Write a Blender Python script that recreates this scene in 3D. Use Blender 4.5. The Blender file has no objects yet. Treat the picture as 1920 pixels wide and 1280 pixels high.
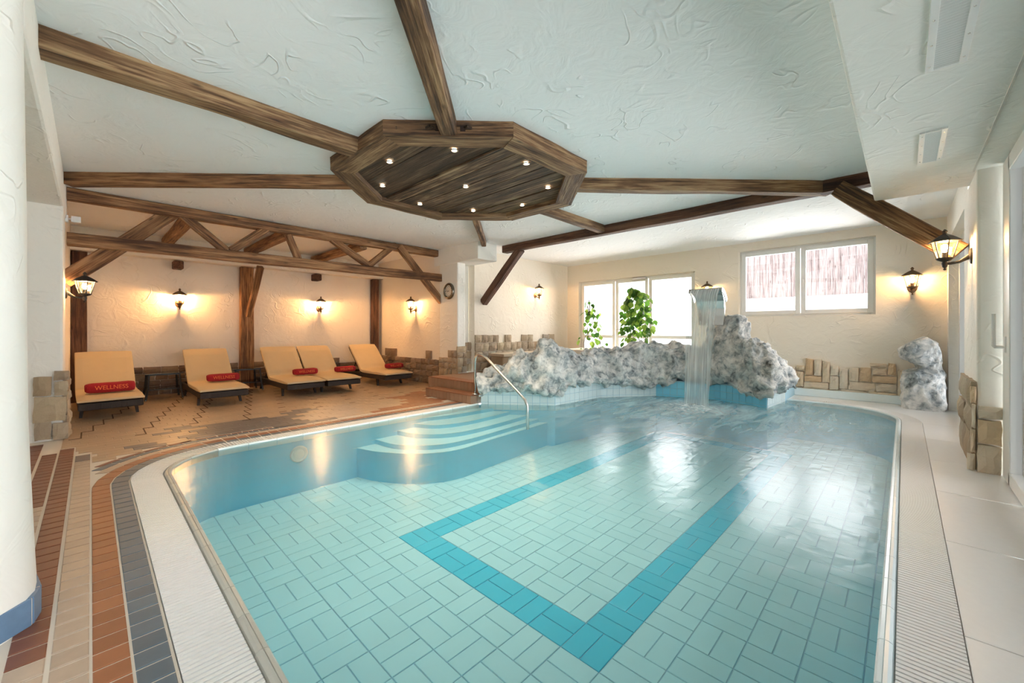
import bpy, bmesh, math, random
from mathutils import Vector, Matrix, noise
random.seed(11)
S = bpy.context.scene
COL = S.collection
# ------------------------------------------------------------------ camera
H, FOC, CX, CY = 1.15, 761.0, 980.0, 618.0
YAW = math.radians(46.78)
FW = Vector((math.sin(YAW), math.cos(YAW)))
RT = Vector((math.cos(YAW), -math.sin(YAW)))
cam = bpy.data.objects.new('camera', bpy.data.cameras.new('camera'))
COL.objects.link(cam)
cam.location = (0, 0, H)
cam.rotation_euler = (math.pi/2, 0, -YAW)
cam.data.sensor_fit = 'HORIZONTAL'
cam.data.sensor_width = 36.0
cam.data.lens = FOC/1920*36
cam.data.shift_x = (960-CX)/1920
cam.data.shift_y = -(640-CY)/1920
cam.data.clip_start = 0.02
S.camera = cam
# ------------------------------------------------------------------ world, daylight, exposure
S.view_settings.view_transform = 'Standard'
S.view_settings.look = 'None'
S.view_settings.gamma = 1.0
S.view_settings.use_curve_mapping = False
S.view_settings.exposure = 2.28
W = bpy.data.worlds.new('world'); S.world = W
W.use_nodes = True
W.node_tree.nodes['Background'].inputs[0].default_value = (0.93, 0.97, 1.0, 1)
W.node_tree.nodes['Background'].inputs[1].default_value = 0.9
S.cycles.max_bounces = 8
S.cycles.diffuse_bounces = 5
S.cycles.glossy_bounces = 3
S.cycles.transparent_max_bounces = 12
S.cycles.use_adaptive_sampling = True
S.cycles.adaptive_threshold = 0.09
S.cycles.adaptive_min_samples = 20
S.cycles.use_denoising = True
S.cycles.sample_clamp_indirect = 6.0
S.cycles.caustics_reflective = False
S.cycles.caustics_refractive = False

def area(name, loc, rot, sx, sy, power, color=(1, 1, 1)):
    l = bpy.data.lights.new(name, 'AREA'); l.shape = 'RECTANGLE'
    l.size, l.size_y, l.energy, l.color = sx, sy, power, color
    o = bpy.data.objects.new(name, l); COL.objects.link(o)
    o.location = loc; o.rotation_euler = rot
    return o
# daylight pouring through the glazed front beside the camera and through the two back windows
area('daylight_front', (2.9, -1.15, 1.35), (math.radians(-90), 0, 0), 11.0, 2.3, 650, (0.94, 0.97, 1.0))
area('daylight_window', (9.6, 1.35, 2.15), (0, math.radians(90), 0), 1.6, 2.4, 30)
area('daylight_door', (9.6, 4.65, 1.75), (0, math.radians(90), 0), 1.8, 3.0, 45)

# ------------------------------------------------------------------ helpers: pixel on a known plane -> world point
def ray(px, py):
    xy = FW + (px-CX)/FOC*RT
    return Vector((xy.x, xy.y, (CY-py)/FOC))
def onZ(px, py, z=0.0):
    r = ray(px, py); return r*((z-H)/r.z) + Vector((0, 0, H))
def onX(px, py, x):
    r = ray(px, py); return r*(x/r.x) + Vector((0, 0, H))
def onY(px, py, y):
    r = ray(px, py); return r*(y/r.y) + Vector((0, 0, H))
def proj(p):
    d = FW.x*p[0]+FW.y*p[1]; r = RT.x*p[0]+RT.y*p[1]
    if d < 0.05: return None
    return (CX+FOC*r/d, CY-FOC*(p[2]-H)/d)
def crop(pts, ox, oy, s): return [(ox+a/s, oy+b/s) for a, b in pts]
def seen_area(pts):
    q = [proj(p) for p in pts]
    if any(v is None for v in q): return 0.0
    cx = sum(v[0] for v in q)/len(q); cy = sum(v[1] for v in q)/len(q)
    if not (-30 < cx < 1950 and -30 < cy < 1310): return 0.0
    a = 0
    for i in range(len(q)):
        x0, y0 = q[i]; x1, y1 = q[(i+1) % len(q)]; a += x0*y1-x1*y0
    return abs(a)/2

# ------------------------------------------------------------------ helpers: objects
def WM(o):
    m = o.matrix_basis.copy()
    if o.parent: m = WM(o.parent) @ o.matrix_parent_inverse @ m
    return m
def tag(o, label=None, cat=None, group=None, kind=None):
    if label: o['label'] = label
    if cat: o['category'] = cat
    if group: o['group'] = group
    if kind: o['kind'] = kind
    return o
def setparent(o, parent, world=True):
    o.parent = parent
    if world: o.matrix_parent_inverse = WM(parent).inverted()
def empty(name, loc, rz=0.0, **k):
    o = bpy.data.objects.new(name, None); COL.objects.link(o)
    o.location = loc; o.rotation_euler = (0, 0, rz); o.empty_display_size = 0.1
    return tag(o, **k)
def link(name, me, parent=None, world=True, matrix=None, **k):
    o = bpy.data.objects.new(name, me); COL.objects.link(o)
    if matrix is not None: o.matrix_basis = matrix
    if parent is not None: setparent(o, parent, world)
    return tag(o, **k)
class MB:
    def __init__(s): s.v = []; s.f = []; s.m = []; s.mats = []
    def mi(s, mat):
        if mat not in s.mats: s.mats.append(mat)
        return s.mats.index(mat)
    def add(s, vs, fs, mat=None):
        b = len(s.v); s.v += [tuple(v) for v in vs]
        i = s.mi(mat) if mat else 0
        for f in fs: s.f.append(tuple(b+k for k in f)); s.m.append(i)
    def box(s, a, b, mat=None):
        x0, y0, z0 = (min(a[i], b[i]) for i in range(3)); x1, y1, z1 = (max(a[i], b[i]) for i in range(3))
        s.add([(x0,y0,z0),(x1,y0,z0),(x1,y1,z0),(x0,y1,z0),(x0,y0,z1),(x1,y0,z1),(x1,y1,z1),(x0,y1,z1)],
              [(0,3,2,1),(4,5,6,7),(0,1,5,4),(1,2,6,5),(2,3,7,6),(3,0,4,7)], mat)
    def prism(s, poly, z0, z1, mat=None, caps=True):
        n = len(poly)
        a = sum(poly[i][0]*poly[(i+1)%n][1]-poly[(i+1)%n][0]*poly[i][1] for i in range(n))
        if a < 0: poly = poly[::-1]
        vs = [(p[0],p[1],z0) for p in poly]+[(p[0],p[1],z1) for p in poly]
        fs = [(i,(i+1)%n,n+(i+1)%n,n+i) for i in range(n)]
        if caps: fs += [tuple(range(n-1,-1,-1)), tuple(range(n,2*n))]
        s.add(vs, fs, mat)
    def tube(s, pts, r, n=8, mat=None, closed=False):
        pts = [Vector(p) for p in pts]; rs = r if isinstance(r, (list, tuple)) else [r]*len(pts)
        rings = []; up = None
        for i, p in enumerate(pts):
            t = (pts[min(i+1,len(pts)-1)]-pts[max(i-1,0)]).normalized()
            if up is None: up = Vector((0,0,1)) if abs(t.z) < .9 else Vector((1,0,0))
            x = t.cross(up).normalized(); up = x.cross(t).normalized()
            rings.append([p+(x*math.cos(2*math.pi*k/n)+up*math.sin(2*math.pi*k/n))*rs[i] for k in range(n)])
        vs = [v for rg in rings for v in rg]; fs = []
        for i in range(len(pts)-1):
            for k in range(n): fs.append((i*n+k, i*n+(k+1)%n, (i+1)*n+(k+1)%n, (i+1)*n+k))
        fs.append(tuple(range(n-1,-1,-1))); b = (len(pts)-1)*n; fs.append(tuple(b+k for k in range(n)))
        s.add(vs, fs, mat)
    def lathe(s, prof, n=16, c=(0,0,0), mat=None, ph=0.0, caps=True):
        vs = []; fs = []
        for r, z in prof:
            for k in range(n):
                a = 2*math.pi*k/n+ph; vs.append((c[0]+r*math.cos(a), c[1]+r*math.sin(a), c[2]+z))
        for i in range(len(prof)-1):
            for k in range(n): fs.append((i*n+k, i*n+(k+1)%n, (i+1)*n+(k+1)%n, (i+1)*n+k))
        if caps: fs.append(tuple(range(n-1,-1,-1))); b = (len(prof)-1)*n; fs.append(tuple(b+k for k in range(n)))
        s.add(vs, fs, mat)
    def mesh(s, name, mat=None, smooth=False):
        me = bpy.data.meshes.new(name); me.from_pydata(s.v, [], s.f)
        if s.mats:
            for m in s.mats: me.materials.append(m)
            me.polygons.foreach_set('material_index', s.m)
        elif mat: me.materials.append(mat)
        if smooth: me.polygons.foreach_set('use_smooth', [True]*len(me.polygons))
        me.update(); return me
    def obj(s, name, mat=None, parent=None, smooth=False, world=True, bevel=0, **k):
        o = link(name, s.mesh(name, mat, smooth), parent, world, **k)
        if bevel:
            b = o.modifiers.new('b', 'BEVEL'); b.width = bevel; b.segments = 2; b.limit_method = 'ANGLE'
        return o
def frame_matrix(origin, xdir, zhint=(0, 0, 1)):
    x = Vector(xdir).normalized(); z = Vector(zhint); z = (z - x*z.dot(x))
    if z.length < 1e-4: z = Vector((0, 1, 0)) - x*x.y
    z.normalize(); y = z.cross(x)
    return Matrix(((x.x,y.x,z.x,origin[0]),(x.y,y.y,z.y,origin[1]),(x.z,y.z,z.z,origin[2]),(0,0,0,1)))
def copy_tree(o, parent=None):
    c = o.copy(); COL.objects.link(c); c.parent = parent
    for ch in list(o.children): copy_tree(ch, c)
    return c

# ------------------------------------------------------------------ materials
class NT:
    def __init__(s, name):
        s.m = bpy.data.materials.new(name); s.m.use_nodes = True; s.t = s.m.node_tree; s.t.nodes.clear()
        s.out = s.n('ShaderNodeOutputMaterial')
    def n(s, typ, ins=None, **props):
        nd = s.t.nodes.new(typ)
        for k, v in props.items(): setattr(nd, k, v)
        for k, v in (ins or {}).items(): s.set(nd, k, v)
        return nd
    def set(s, nd, k, v):
        sock = nd.inputs[k]
        if hasattr(v, 'is_linked') or isinstance(v, bpy.types.NodeSocket): s.t.links.new(v, sock)
        else: sock.default_value = v
    def math(s, op, a, b=0.0, c=False):
        nd = s.n('ShaderNodeMath', {0: a, 1: b}, operation=op, use_clamp=c); return nd.outputs[0]
    def ramp(s, fac, stops):
        nd = s.n('ShaderNodeValToRGB', {0: fac}); e = nd.color_ramp.elements
        while len(e) < len(stops): e.new(0.5)
        for i, (p, c) in enumerate(stops): e[i].position = p; e[i].color = (*c, 1)
        return nd.outputs[0]
    def mix(s, fac, a, b, blend='MIX'):
        nd = s.n('ShaderNodeMix', data_type='RGBA', blend_type=blend)
        s.set(nd, 0, fac); s.set(nd, 6, a if not isinstance(a, tuple) else (*a[:3], 1)); s.set(nd, 7, b if not isinstance(b, tuple) else (*b[:3], 1))
        return nd.outputs[2]
    def noise(s, vec, scale, detail=4, rough=.55, dist=0.0):
        nd = s.n('ShaderNodeTexNoise', {'Scale': scale, 'Detail': detail, 'Roughness': rough, 'Distortion': dist})
        if vec is not None: s.set(nd, 'Vector', vec)
        return nd.outputs['Fac']
    def mapping(s, vec, scale=(1,1,1), rot=(0,0,0), loc=(0,0,0)):
        nd = s.n('ShaderNodeMapping', {'Scale': scale, 'Rotation': rot, 'Location': loc}); s.set(nd, 'Vector', vec); return nd.outputs[0]
    def pos(s): return s.n('ShaderNodeNewGeometry').outputs['Position']
    def obj(s): return s.n('ShaderNodeTexCoord').outputs['Object']
    def rnd(s):
        a = s.n('ShaderNodeObjectInfo').outputs['Random']; b = s.n('ShaderNodeNewGeometry').outputs['Random Per Island']
        return s.math('FRACT', s.math('ADD', s.math('MULTIPLY', a, 7.31), b))
    def bump(s, h, strength=.3, dist=.02):
        return s.n('ShaderNodeBump', {'Height': h, 'Strength': strength, 'Distance': dist}).outputs[0]
    def principled(s, color, rough=.6, normal=None, **ins):
        nd = s.n('ShaderNodeBsdfPrincipled')
        s.set(nd, 'Base Color', color if not isinstance(color, tuple) else (*color[:3], 1))
        s.set(nd, 'Roughness', rough)
        if normal is not None: s.set(nd, 'Normal', normal)
        for k, v in ins.items(): s.set(nd, k.replace('_', ' '), v)
        s.t.links.new(nd.outputs[0], s.out.inputs[0]); return nd
def plain(name, color, rough=.5, metallic=0.0, **k):
    t = NT(name); t.principled(color, rough, Metallic=metallic, **k); return t.m
def emit(name, color, strength):
    t = NT(name); e = t.n('ShaderNodeEmission', {0: (*color, 1), 1: strength}); t.t.links.new(e.outputs[0], t.out.inputs[0]); return t.m

def m_plaster(name, color, strength=.5, scale=1.0, aniso=(1, 1, 1)):
    t = NT(name); p = t.pos()
    q = t.mapping(p, (aniso[0]*scale, aniso[1]*scale, aniso[2]*scale))
    warp = t.noise(q, 1.6, 1)
    a = t.noise(q, 5.0, 3, .6, 1.6)
    # long trowel ridges: thin lines where a warped noise crosses its middle
    l1 = t.math('ABSOLUTE', t.math('SUBTRACT', t.noise(q, 2.3, 1, .45, 2.2), .5))
    l1 = t.math('SUBTRACT', 1.0, t.math('MULTIPLY', l1, 28.0), True)
    keep = t.math('MULTIPLY', t.math('SUBTRACT', t.noise(q, 3.1, 1), .5), 8.0, True)
    ridge = t.math('MULTIPLY', l1, keep)
    hgt = t.math('ADD', t.math('MULTIPLY', a, .8), t.math('MULTIPLY', ridge, .7))
    hgt = t.math('ADD', hgt, t.math('MULTIPLY', warp, .8))
    col = t.mix(t.math('MULTIPLY', warp, .25), color, tuple(c*.86 for c in color))
    t.principled(col, .85, t.bump(hgt, strength, .02)); return t.m
PLASTER = m_plaster('plaster_cream', (.85, .77, .65), .45)
PLASTER_W = m_plaster('plaster_offwhite', (.89, .86, .79), .45)
PLASTER_C = m_plaster('plaster_ceiling', (.90, .90, .88), .6, .9)

def m_wood(name, dark, mid, light, grey=0.0):
    t = NT(name); o = t.obj(); r = t.rnd()
    off = t.n('ShaderNodeCombineXYZ', {0: t.math('MULTIPLY', r, 37.0), 1: t.math('MULTIPLY', r, 11.0), 2: 0.0}).outputs[0]
    v = t.n('ShaderNodeVectorMath', {0: o, 1: off}, operation='ADD').outputs[0]
    g = t.noise(t.mapping(v, (1.1, 20, 20)), 1.0, 6, .65, .7)
    f = t.noise(t.mapping(v, (3.5, 70, 70)), 1.0, 3, .6)
    b = t.noise(t.mapping(v, (.9, 3, 3)), 1.6, 3)
    x = t.math('ADD', t.math('MULTIPLY', g, .62), t.math('MULTIPLY', b, .38))
    x = t.math('ADD', x, t.math('MULTIPLY', t.math('SUBTRACT', f, .5), .42))
    col = t.ramp(x, [(.38, dark), (.50, mid), (.64, light)])
    if grey: col = t.mix(t.math('MULTIPLY', t.n('ShaderNodeObjectInfo').outputs['Random'], grey), col, tuple(c*.25 for c in mid))
    kn = t.n('ShaderNodeTexVoronoi', {'Scale': 1.0}); t.set(kn, 'Vector', t.mapping(v, (3.0, 9, 9)))
    col = t.mix(t.math('SUBTRACT', 1.0, t.math('MULTIPLY', kn.outputs[0], 7.0), True), col, tuple(c*.35 for c in dark))
    hgt = t.math('ADD', g, t.math('MULTIPLY', f, .6))
    t.principled(col, .75, t.bump(hgt, .9, .016)); return t.m
WOOD_OLD = m_wood('wood_weathered', (.040, .018, .008), (.19, .097, .042), (.43, .275, .14), .45)
WOOD_WARM = m_wood('wood_warm', (.07, .028, .012), (.24, .11, .045), (.46, .25, .115))
WOOD_DARK = m_wood('wood_dark', (.035, .014, .008), (.10, .042, .022), (.19, .09, .05))
WOOD_PLANK = m_wood('wood_plank', (.008, .004, .002), (.10, .05, .022), (.36, .24, .13), .9)

def m_tile(name, color, var=.25, rough=.45, mott=.35, spec=.4):
    t = NT(name); r = t.rnd(); p = t.pos()
    n = t.noise(p, 26, 4, .6)
    k = t.math('ADD', t.math('MULTIPLY', r, var), t.math('MULTIPLY', n, mott))
    col = t.mix(k, tuple(min(1, c*1.12) for c in color), tuple(c*.5 for c in color))
    t.principled(col, rough, t.bump(n, .12, .004)); return t.m
T_BLUE = m_tile('tile_slate_blue', (.115, .155, .19), .35)
T_RED = m_tile('tile_terracotta', (.33, .125, .055), .35)
T_REDB = m_tile('tile_red_brown', (.21, .075, .042), .3)
T_BEIGE = m_tile('tile_beige', (.50, .385, .29), .22)
T_SAND = m_tile('tile_sand', (.50, .36, .235), .22, .35)
T_SLATE = m_tile('tile_slate', (.15, .135, .13), .3, .4)
T_STEP = m_tile('tile_step', (.36, .22, .14), .3, .45)
GROUT = plain('grout', (.74, .66, .56), .9)
GROUT_D = plain('grout_brown', (.10, .055, .03), .9)
T_POOL = m_tile('tile_pool_light', (.60, .855, 1.0), .08, .25, .04)
T_TURQ = m_tile('tile_pool_turquoise', (.11, .65, .84), .08, .25, .05)
T_WALLP = m_tile('tile_pool_wall', (.27, .70, .95), .10, .2, .05)
GROUT_P = plain('grout_pool', (.42, .64, .76), .8)
T_BASE = m_tile('tile_base_blue', (.16, .27, .42), .35, .35, .5)
T_CURB = m_tile('tile_curb', (.52, .52, .47), .2, .3, .2)
T_CURBW = m_tile('tile_curb_white', (.74, .84, .86), .1, .25, .1)
SLAB = m_tile('slab_light', (.80, .80, .79), .08, .3, .12)
WHITEP = plain('white_plastic', (.82, .82, .80), .45)
WHITEF = plain('white_frame', (.80, .80, .77), .4)

def m_stone(name, cols):
    t = NT(name); r = t.rnd(); p = t.pos()
    n = t.noise(p, 14, 6, .65); n2 = t.noise(p, 4, 3)
    base = t.ramp(r, [(i/(len(cols)-1), c) for i, c in enumerate(cols)])
    col = t.mix(t.math('MULTIPLY', n, .6), base, t.mix(.5, base, (.18, .12, .07)))
    t.principled(col, .9, t.bump(t.math('ADD', n, n2), .8, .02)); return t.m
STONE_L = m_stone('stone_sand', [(.74, .58, .38), (.82, .69, .52), (.74, .52, .31), (.84, .76, .62), (.70, .60, .46)])
STONE_M = m_stone('stone_mixed', [(.44, .33, .21), (.52, .42, .30), (.36, .28, .20), (.56, .45, .30), (.40, .35, .29)])
STONE_D = m_stone('stone_brown', [(.22, .14, .09), (.30, .20, .13), (.17, .11, .075), (.34, .25, .17), (.26, .18, .13)])

def m_rock():
    t = NT('rock_grey'); p = t.pos()
    a = t.noise(p, 4.5, 6, .62, .8); b = t.noise(p, 13, 5, .6, .5); c = t.noise(p, 40, 3)
    x = t.math('ADD', t.math('MULTIPLY', a, .55), t.math('MULTIPLY', b, .45))
    col = t.ramp(x, [(.36, (.10, .12, .13)), (.45, (.36, .39, .40)), (.53, (.64, .64, .62)), (.64, (.85, .84, .81))])
    h = t.math('ADD', t.math('ADD', a, t.math('MULTIPLY', b, .7)), t.math('MULTIPLY', c, .25))
    t.principled(col, .8, t.bump(h, .8, .03)); return t.m
ROCK = m_rock()

def m_glass(name, tint=(1, 1, 1), spec=1.0, ior=1.45):
    t = NT(name)
    fr = t.n('ShaderNodeFresnel', {'IOR': ior})
    tr = t.n('ShaderNodeBsdfTransparent', {0: (*tint, 1)}); gl = t.n('ShaderNodeBsdfGlossy', {'Color': (1, 1, 1, 1), 'Roughness': .01})
    mx = t.n('ShaderNodeMixShader', {0: t.math('MULTIPLY', fr.outputs[0], spec, True), 1: tr.outputs[0], 2: gl.outputs[0]})
    t.t.links.new(mx.outputs[0], t.out.inputs[0]); return t.m
GLASS = m_glass('window_glass')
LGLASS = m_glass('lantern_glass', (1, .97, .9), .6)
def m_water():
    t = NT('pool_water'); p = t.pos()
    q = t.mapping(p, (1.0, 1.5, 1), (0, 0, .8))
    sep = t.n('ShaderNodeVectorMath', {0: p, 1: (6.45, 2.35, 0)}, operation='DISTANCE').outputs['Value']
    near = t.math('SUBTRACT', 1.0, t.math('MULTIPLY', sep, .30), True)
    n1 = t.noise(q, 3.0, 3, .5, .4); n2 = t.noise(q, 11.0, 3, .5, .3)
    h = t.math('ADD', t.math('MULTIPLY', n1, .9), t.math('MULTIPLY', n2, t.math('ADD', .18, t.math('MULTIPLY', near, 3.0))))
    nrm = t.bump(h, .16, .05)
    fr = t.n('ShaderNodeFresnel', {'IOR': 1.21, 'Normal': nrm})
    tr = t.n('ShaderNodeBsdfTransparent', {0: (.83, .965, 1.0, 1)})
    gl = t.n('ShaderNodeBsdfGlossy', {'Color': (1, 1, 1, 1), 'Roughness': .24, 'Normal': nrm})
    mx = t.n('ShaderNodeMixShader', {0: fr.outputs[0], 1: tr.outputs[0], 2: gl.outputs[0]})
    # air bubbles beaten into the water around the fall
    air = t.n('ShaderNodeBsdfDiffuse', {0: (.66, .90, .97, 1)})
    streak = t.ramp(t.noise(t.mapping(p, (1.2, 4.5, 1), (0, 0, -.5)), 1.6, 5, .6, .6), [(.35, (.35,)*3), (.65, (1,)*3)])
    amt = t.math('MULTIPLY', t.math('MULTIPLY', t.math('POWER', near, 1.1), .72), streak)
    m2 = t.n('ShaderNodeMixShader', {0: amt, 1: mx.outputs[0], 2: air.outputs[0]})
    t.t.links.new(m2.outputs[0], t.out.inputs[0]); return t.m
WATER = m_water()
def m_sheet():
    t = NT('falling_water'); o = t.obj()
    n = t.noise(t.mapping(o, (1, 46, 1.2)), 1.0, 4, .6)
    fac = t.ramp(n, [(.35, (.22,)*3), (.55, (.45,)*3), (.75, (.85,)*3)])
    tr = t.n('ShaderNodeBsdfTransparent', {0: (.93, .96, .97, 1)})
    df = t.n('ShaderNodeBsdfPrincipled', {'Base Color': (.92, .96, .97, 1), 'Roughness': .25})
    mx = t.n('ShaderNodeMixShader', {0: fac, 1: tr.outputs[0], 2: df.outputs[0]})
    t.t.links.new(mx.outputs[0], t.out.inputs[0]); return t.m
SHEET = m_sheet()
def m_foam():
    t = NT('foam'); p = t.pos()
    n = t.noise(p, 16, 5, .65)
    dist = t.n('ShaderNodeVectorMath', {0: p, 1: (6.08, 2.29, 0)}, operation='DISTANCE').outputs['Value']
    edge = t.math('SUBTRACT', 1.0, t.math('MULTIPLY', dist, 1.15), True)
    fac = t.math('MULTIPLY', t.ramp(n, [(.36, (.05,)*3), (.66, (.9,)*3)]), edge)
    tr = t.n('ShaderNodeBsdfTransparent', {0: (1, 1, 1, 1)}); df = t.n('ShaderNodeBsdfDiffuse', {0: (.95, .98, .98, 1)})
    mx = t.n('ShaderNodeMixShader', {0: fac, 1: tr.outputs[0], 2: df.outputs[0]})
    t.t.links.new(mx.outputs[0], t.out.inputs[0]); return t.m
FOAM = m_foam()
STEEL = plain('stainless_steel', (.62, .62, .60), .25, 1.0)
BLACK = plain('black_iron', (.022, .021, .02), .5)
BRONZE = plain('bronze_iron', (.14, .085, .045), .5, .6)
WICKER = NT('wicker_dark')
_w = WICKER; _wp = _w.obj(); _wn = _w.n('ShaderNodeTexWave', {'Scale': 40.0, 'Distortion': 1.5}); _w.set(_wn, 'Vector', _wp)
_w.principled((.028, .018, .014), .6, _w.bump(_wn.outputs[1], .5, .004)); WICKER = _w.m
def m_fabric(name, color, sc=160, st=.25, w=0.0):
    t = NT(name); o = t.obj(); n = t.noise(o, sc, 2); n2 = t.noise(o, 5, 3, .5, .6)
    col = t.mix(t.math('MULTIPLY', n2, .35), color, tuple(c*.75 for c in color))
    t.principled(col, .9, t.bump(t.math('ADD', n, t.math('MULTIPLY', n2, 2.0)), st, .01)); return t.m
CREAM = m_fabric('cushion_cream', (.62, .48, .29))
REDT = m_fabric('towel_red', (.34, .008, .016), 90, .6)
THREAD = plain('orange_thread', (.75, .16, .04), .7)
BULB = emit('bulb_warm', (1, .72, .38), 30.0)
SPOTB = emit('spot_bulb', (1, .80, .52), 4.0)
LEAFM = NT('ivy_leaf'); _t = LEAFM; _c = _t.ramp(_t.rnd(), [(0, (.04, .12, .02)), (.55, (.13, .30, .04)), (1, (.42, .58, .10))])
_p = _t.principled(_c, .45); LEAFM = _t.m
_tl = LEAFM.node_tree; _tr = _tl.nodes.new('ShaderNodeBsdfTranslucent'); _tl.links.new(_c, _tr.inputs[0]); _mx = _tl.nodes.new('ShaderNodeMixShader'); _mx.inputs[0].default_value = .5
_tl.links.new(_p.outputs[0], _mx.inputs[1]); _tl.links.new(_tr.outputs[0], _mx.inputs[2]); _tl.links.new(_mx.outputs[0], [n for n in _tl.nodes if n.type == 'OUTPUT_MATERIAL'][0].inputs[0])
STEM = plain('stem_brown', (.10, .07, .03), .8)

# ================================================================== measurements (metres)
ZC, ZS, ZO = 2.81, 2.46, 2.685              # ceiling, soffit and octagon undersides
X0, X1, Y0, Y1 = 0.44, 7.85, 0.07, 4.80     # pool
PD = -0.62                                   # pool bottom
XB = 8.60                                    # back wall with the windows
YW = 6.46                                    # wall behind the rock
YT = 7.13                                    # truss plane
YA = 9.65                                    # alcove back wall
XP = 4.97                                    # alcove right wall / pillar face
XL = -0.20                                   # left pillars
XD = 5.65                                    # dark beam
YD = -0.575                                  # glazed front
ROCKP = [(4.16, 4.80), (4.86, 3.89), (5.97, 3.785), (6.785, 3.17), (7.09, 2.29), (6.84, 1.475), (7.70, 1.41)]

# pool edge curve: far right end -> right side -> near end -> left side -> far left side
def edge_curve(step=.02):
    segs = []
    def ln(a, b):
        L = math.dist(a, b); n = max(1, int(L/step)); d = ((b[0]-a[0])/L, (b[1]-a[1])/L)
        for i in range(n): segs.append((a[0]+d[0]*L*i/n, a[1]+d[1]*L*i/n, -d[1], d[0]))
    def arc(c, r, a0, a1):
        n = max(2, int(abs(a1-a0)*r/step))
        for i in range(n):
            a = a0+(a1-a0)*i/n; segs.append((c[0]+r*math.cos(a), c[1]+r*math.sin(a), math.cos(a), math.sin(a)))
    R1, R2, R3 = .85, .30, .55
    ln((X1, 1.41), (X1, Y0+R1)); arc((X1-R1, Y0+R1), R1, 0, -math.pi/2)
    ln((X1-R1, Y0), (X0+R2, Y0)); arc((X0+R2, Y0+R2), R2, -math.pi/2, -math.pi)
    ln((X0, Y0+R2), (X0, Y1-R3)); arc((X0+R3, Y1-R3), R3, math.pi, math.pi/2)
    ln((X0+R3, Y1), (4.12, Y1)); segs.append((4.12, Y1, 0, 1))
    s = 0; out = []
    for i, g in enumerate(segs):
        if i: s += math.dist(g[:2], segs[i-1][:2])
        out.append((*g, s))
    return out
EDGE = edge_curve(); ELEN = EDGE[-1][4]
import bisect
_ES = [e[4] for e in EDGE]
def E(s, off=0.0):
    s = min(max(s, 0), ELEN-1e-6); i = max(0, bisect.bisect_right(_ES, s)-1); i = min(i, len(EDGE)-2)
    a, b = EDGE[i], EDGE[i+1]; u = (s-a[4])/max(1e-9, b[4]-a[4])
    x, y, nx, ny = (a[k]+(b[k]-a[k])*u for k in range(4)); l = math.hypot(nx, ny)
    return (x+nx/l*off, y+ny/l*off)
S_LEFT = next(e[4] for e in EDGE if abs(e[0]-X0) < 1e-4 and e[1] > Y0+.3)
def pool_dist(x, y):     # distance outside the pool's rounded rectangle (left part)
    r = .55; cx = max(X0+r, x); cy = min(Y1-r, y)
    return math.hypot(x-cx, y-cy)-r
POOLPOLY = [(e[0], e[1]) for e in EDGE][::3] + [(4.12, Y1)] + ROCKP

# ================================================================== setting: floor
def fill_with_hole(outer, hole, z, mat, name):
    bm = bmesh.new(); es = []
    for loop in (outer, hole):
        vs = [bm.verts.new((p[0], p[1], z)) for p in loop]
        es += [bm.edges.new((vs[i], vs[(i+1) % len(vs)])) for i in range(len(vs))]
    bmesh.ops.triangle_fill(bm, use_beauty=True, edges=es)
    for f in bm.faces:
        if f.normal.z < 0: f.normal_flip()
    me = bpy.data.meshes.new(name); bm.to_mesh(me); bm.free(); me.materials.append(mat); return me
hole = [E(i*ELEN/260, .235) for i in range(261)] + [(4.12, 4.86), (4.3, 4.86), (4.3, 6.4), (7.9, 6.4), (8.085, 1.41)]
floor = link('floor', fill_with_hole([(-2.6, -.75), (8.75, -.75), (8.75, YA+.2), (-2.6, YA+.2)], hole, -.004, GROUT, 'floor'),
             label='floor around the pool, patterned clay tiles on the left and pale slabs on the right', kind='structure')

# pale slabs: right side and far end
def piece(poly, z0, z1, inset=.003):
    n = len(poly); c = (sum(p[0] for p in poly)/n, sum(p[1] for p in poly)/n)
    def sh(p):
        d = math.hypot(p[0]-c[0], p[1]-c[1]); k = max(0, 1-inset*1.4/max(d, .02)); return (c[0]+(p[0]-c[0])*k, c[1]+(p[1]-c[1])*k)
    q = [sh(p) for p in poly]
    vs = [(p[0], p[1], z0) for p in poly]+[(p[0], p[1], z1-inset*.6) for p in poly]+[(p[0], p[1], z1) for p in q]
    fs = [(i, (i+1)%n, n+(i+1)%n, n+i) for i in range(n)]+[(n+i, n+(i+1)%n, 2*n+(i+1)%n, 2*n+i) for i in range(n)]+[tuple(range(2*n, 3*n))]
    return vs, fs
def ccw(poly):
    a = sum(poly[i][0]*poly[(i+1)%len(poly)][1]-poly[(i+1)%len(poly)][0]*poly[i][1] for i in range(len(poly)))
    return poly if a > 0 else poly[::-1]
x = -2.5
k = 0
while x < 7.0:
    w = .95; b = MB(); b.add(*piece([(x+.002, -.74), (min(x+w, 7.0)-.002, -.74), (min(x+w, 7.0)-.002, Y0-.236), (x+.002, Y0-.236)], -.003, 0, .002))
    b.obj('slab', SLAB, floor); x += w
far = []
pts = [E(s, .236) for s in [i*.06 for i in range(int((.49+.85*math.pi/2)/.06)+2)]]
bb = MB(); bb.add(*piece(ccw([(8.7, 1.45)] + [(8.084, 1.45)] + [p for p in pts if p[0] > 7.0] + [(7.0, Y0-.236), (7.0, -.74), (8.7, -.74)]), -.003, 0, .002))
bb.obj('slab', SLAB, floor)

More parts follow.
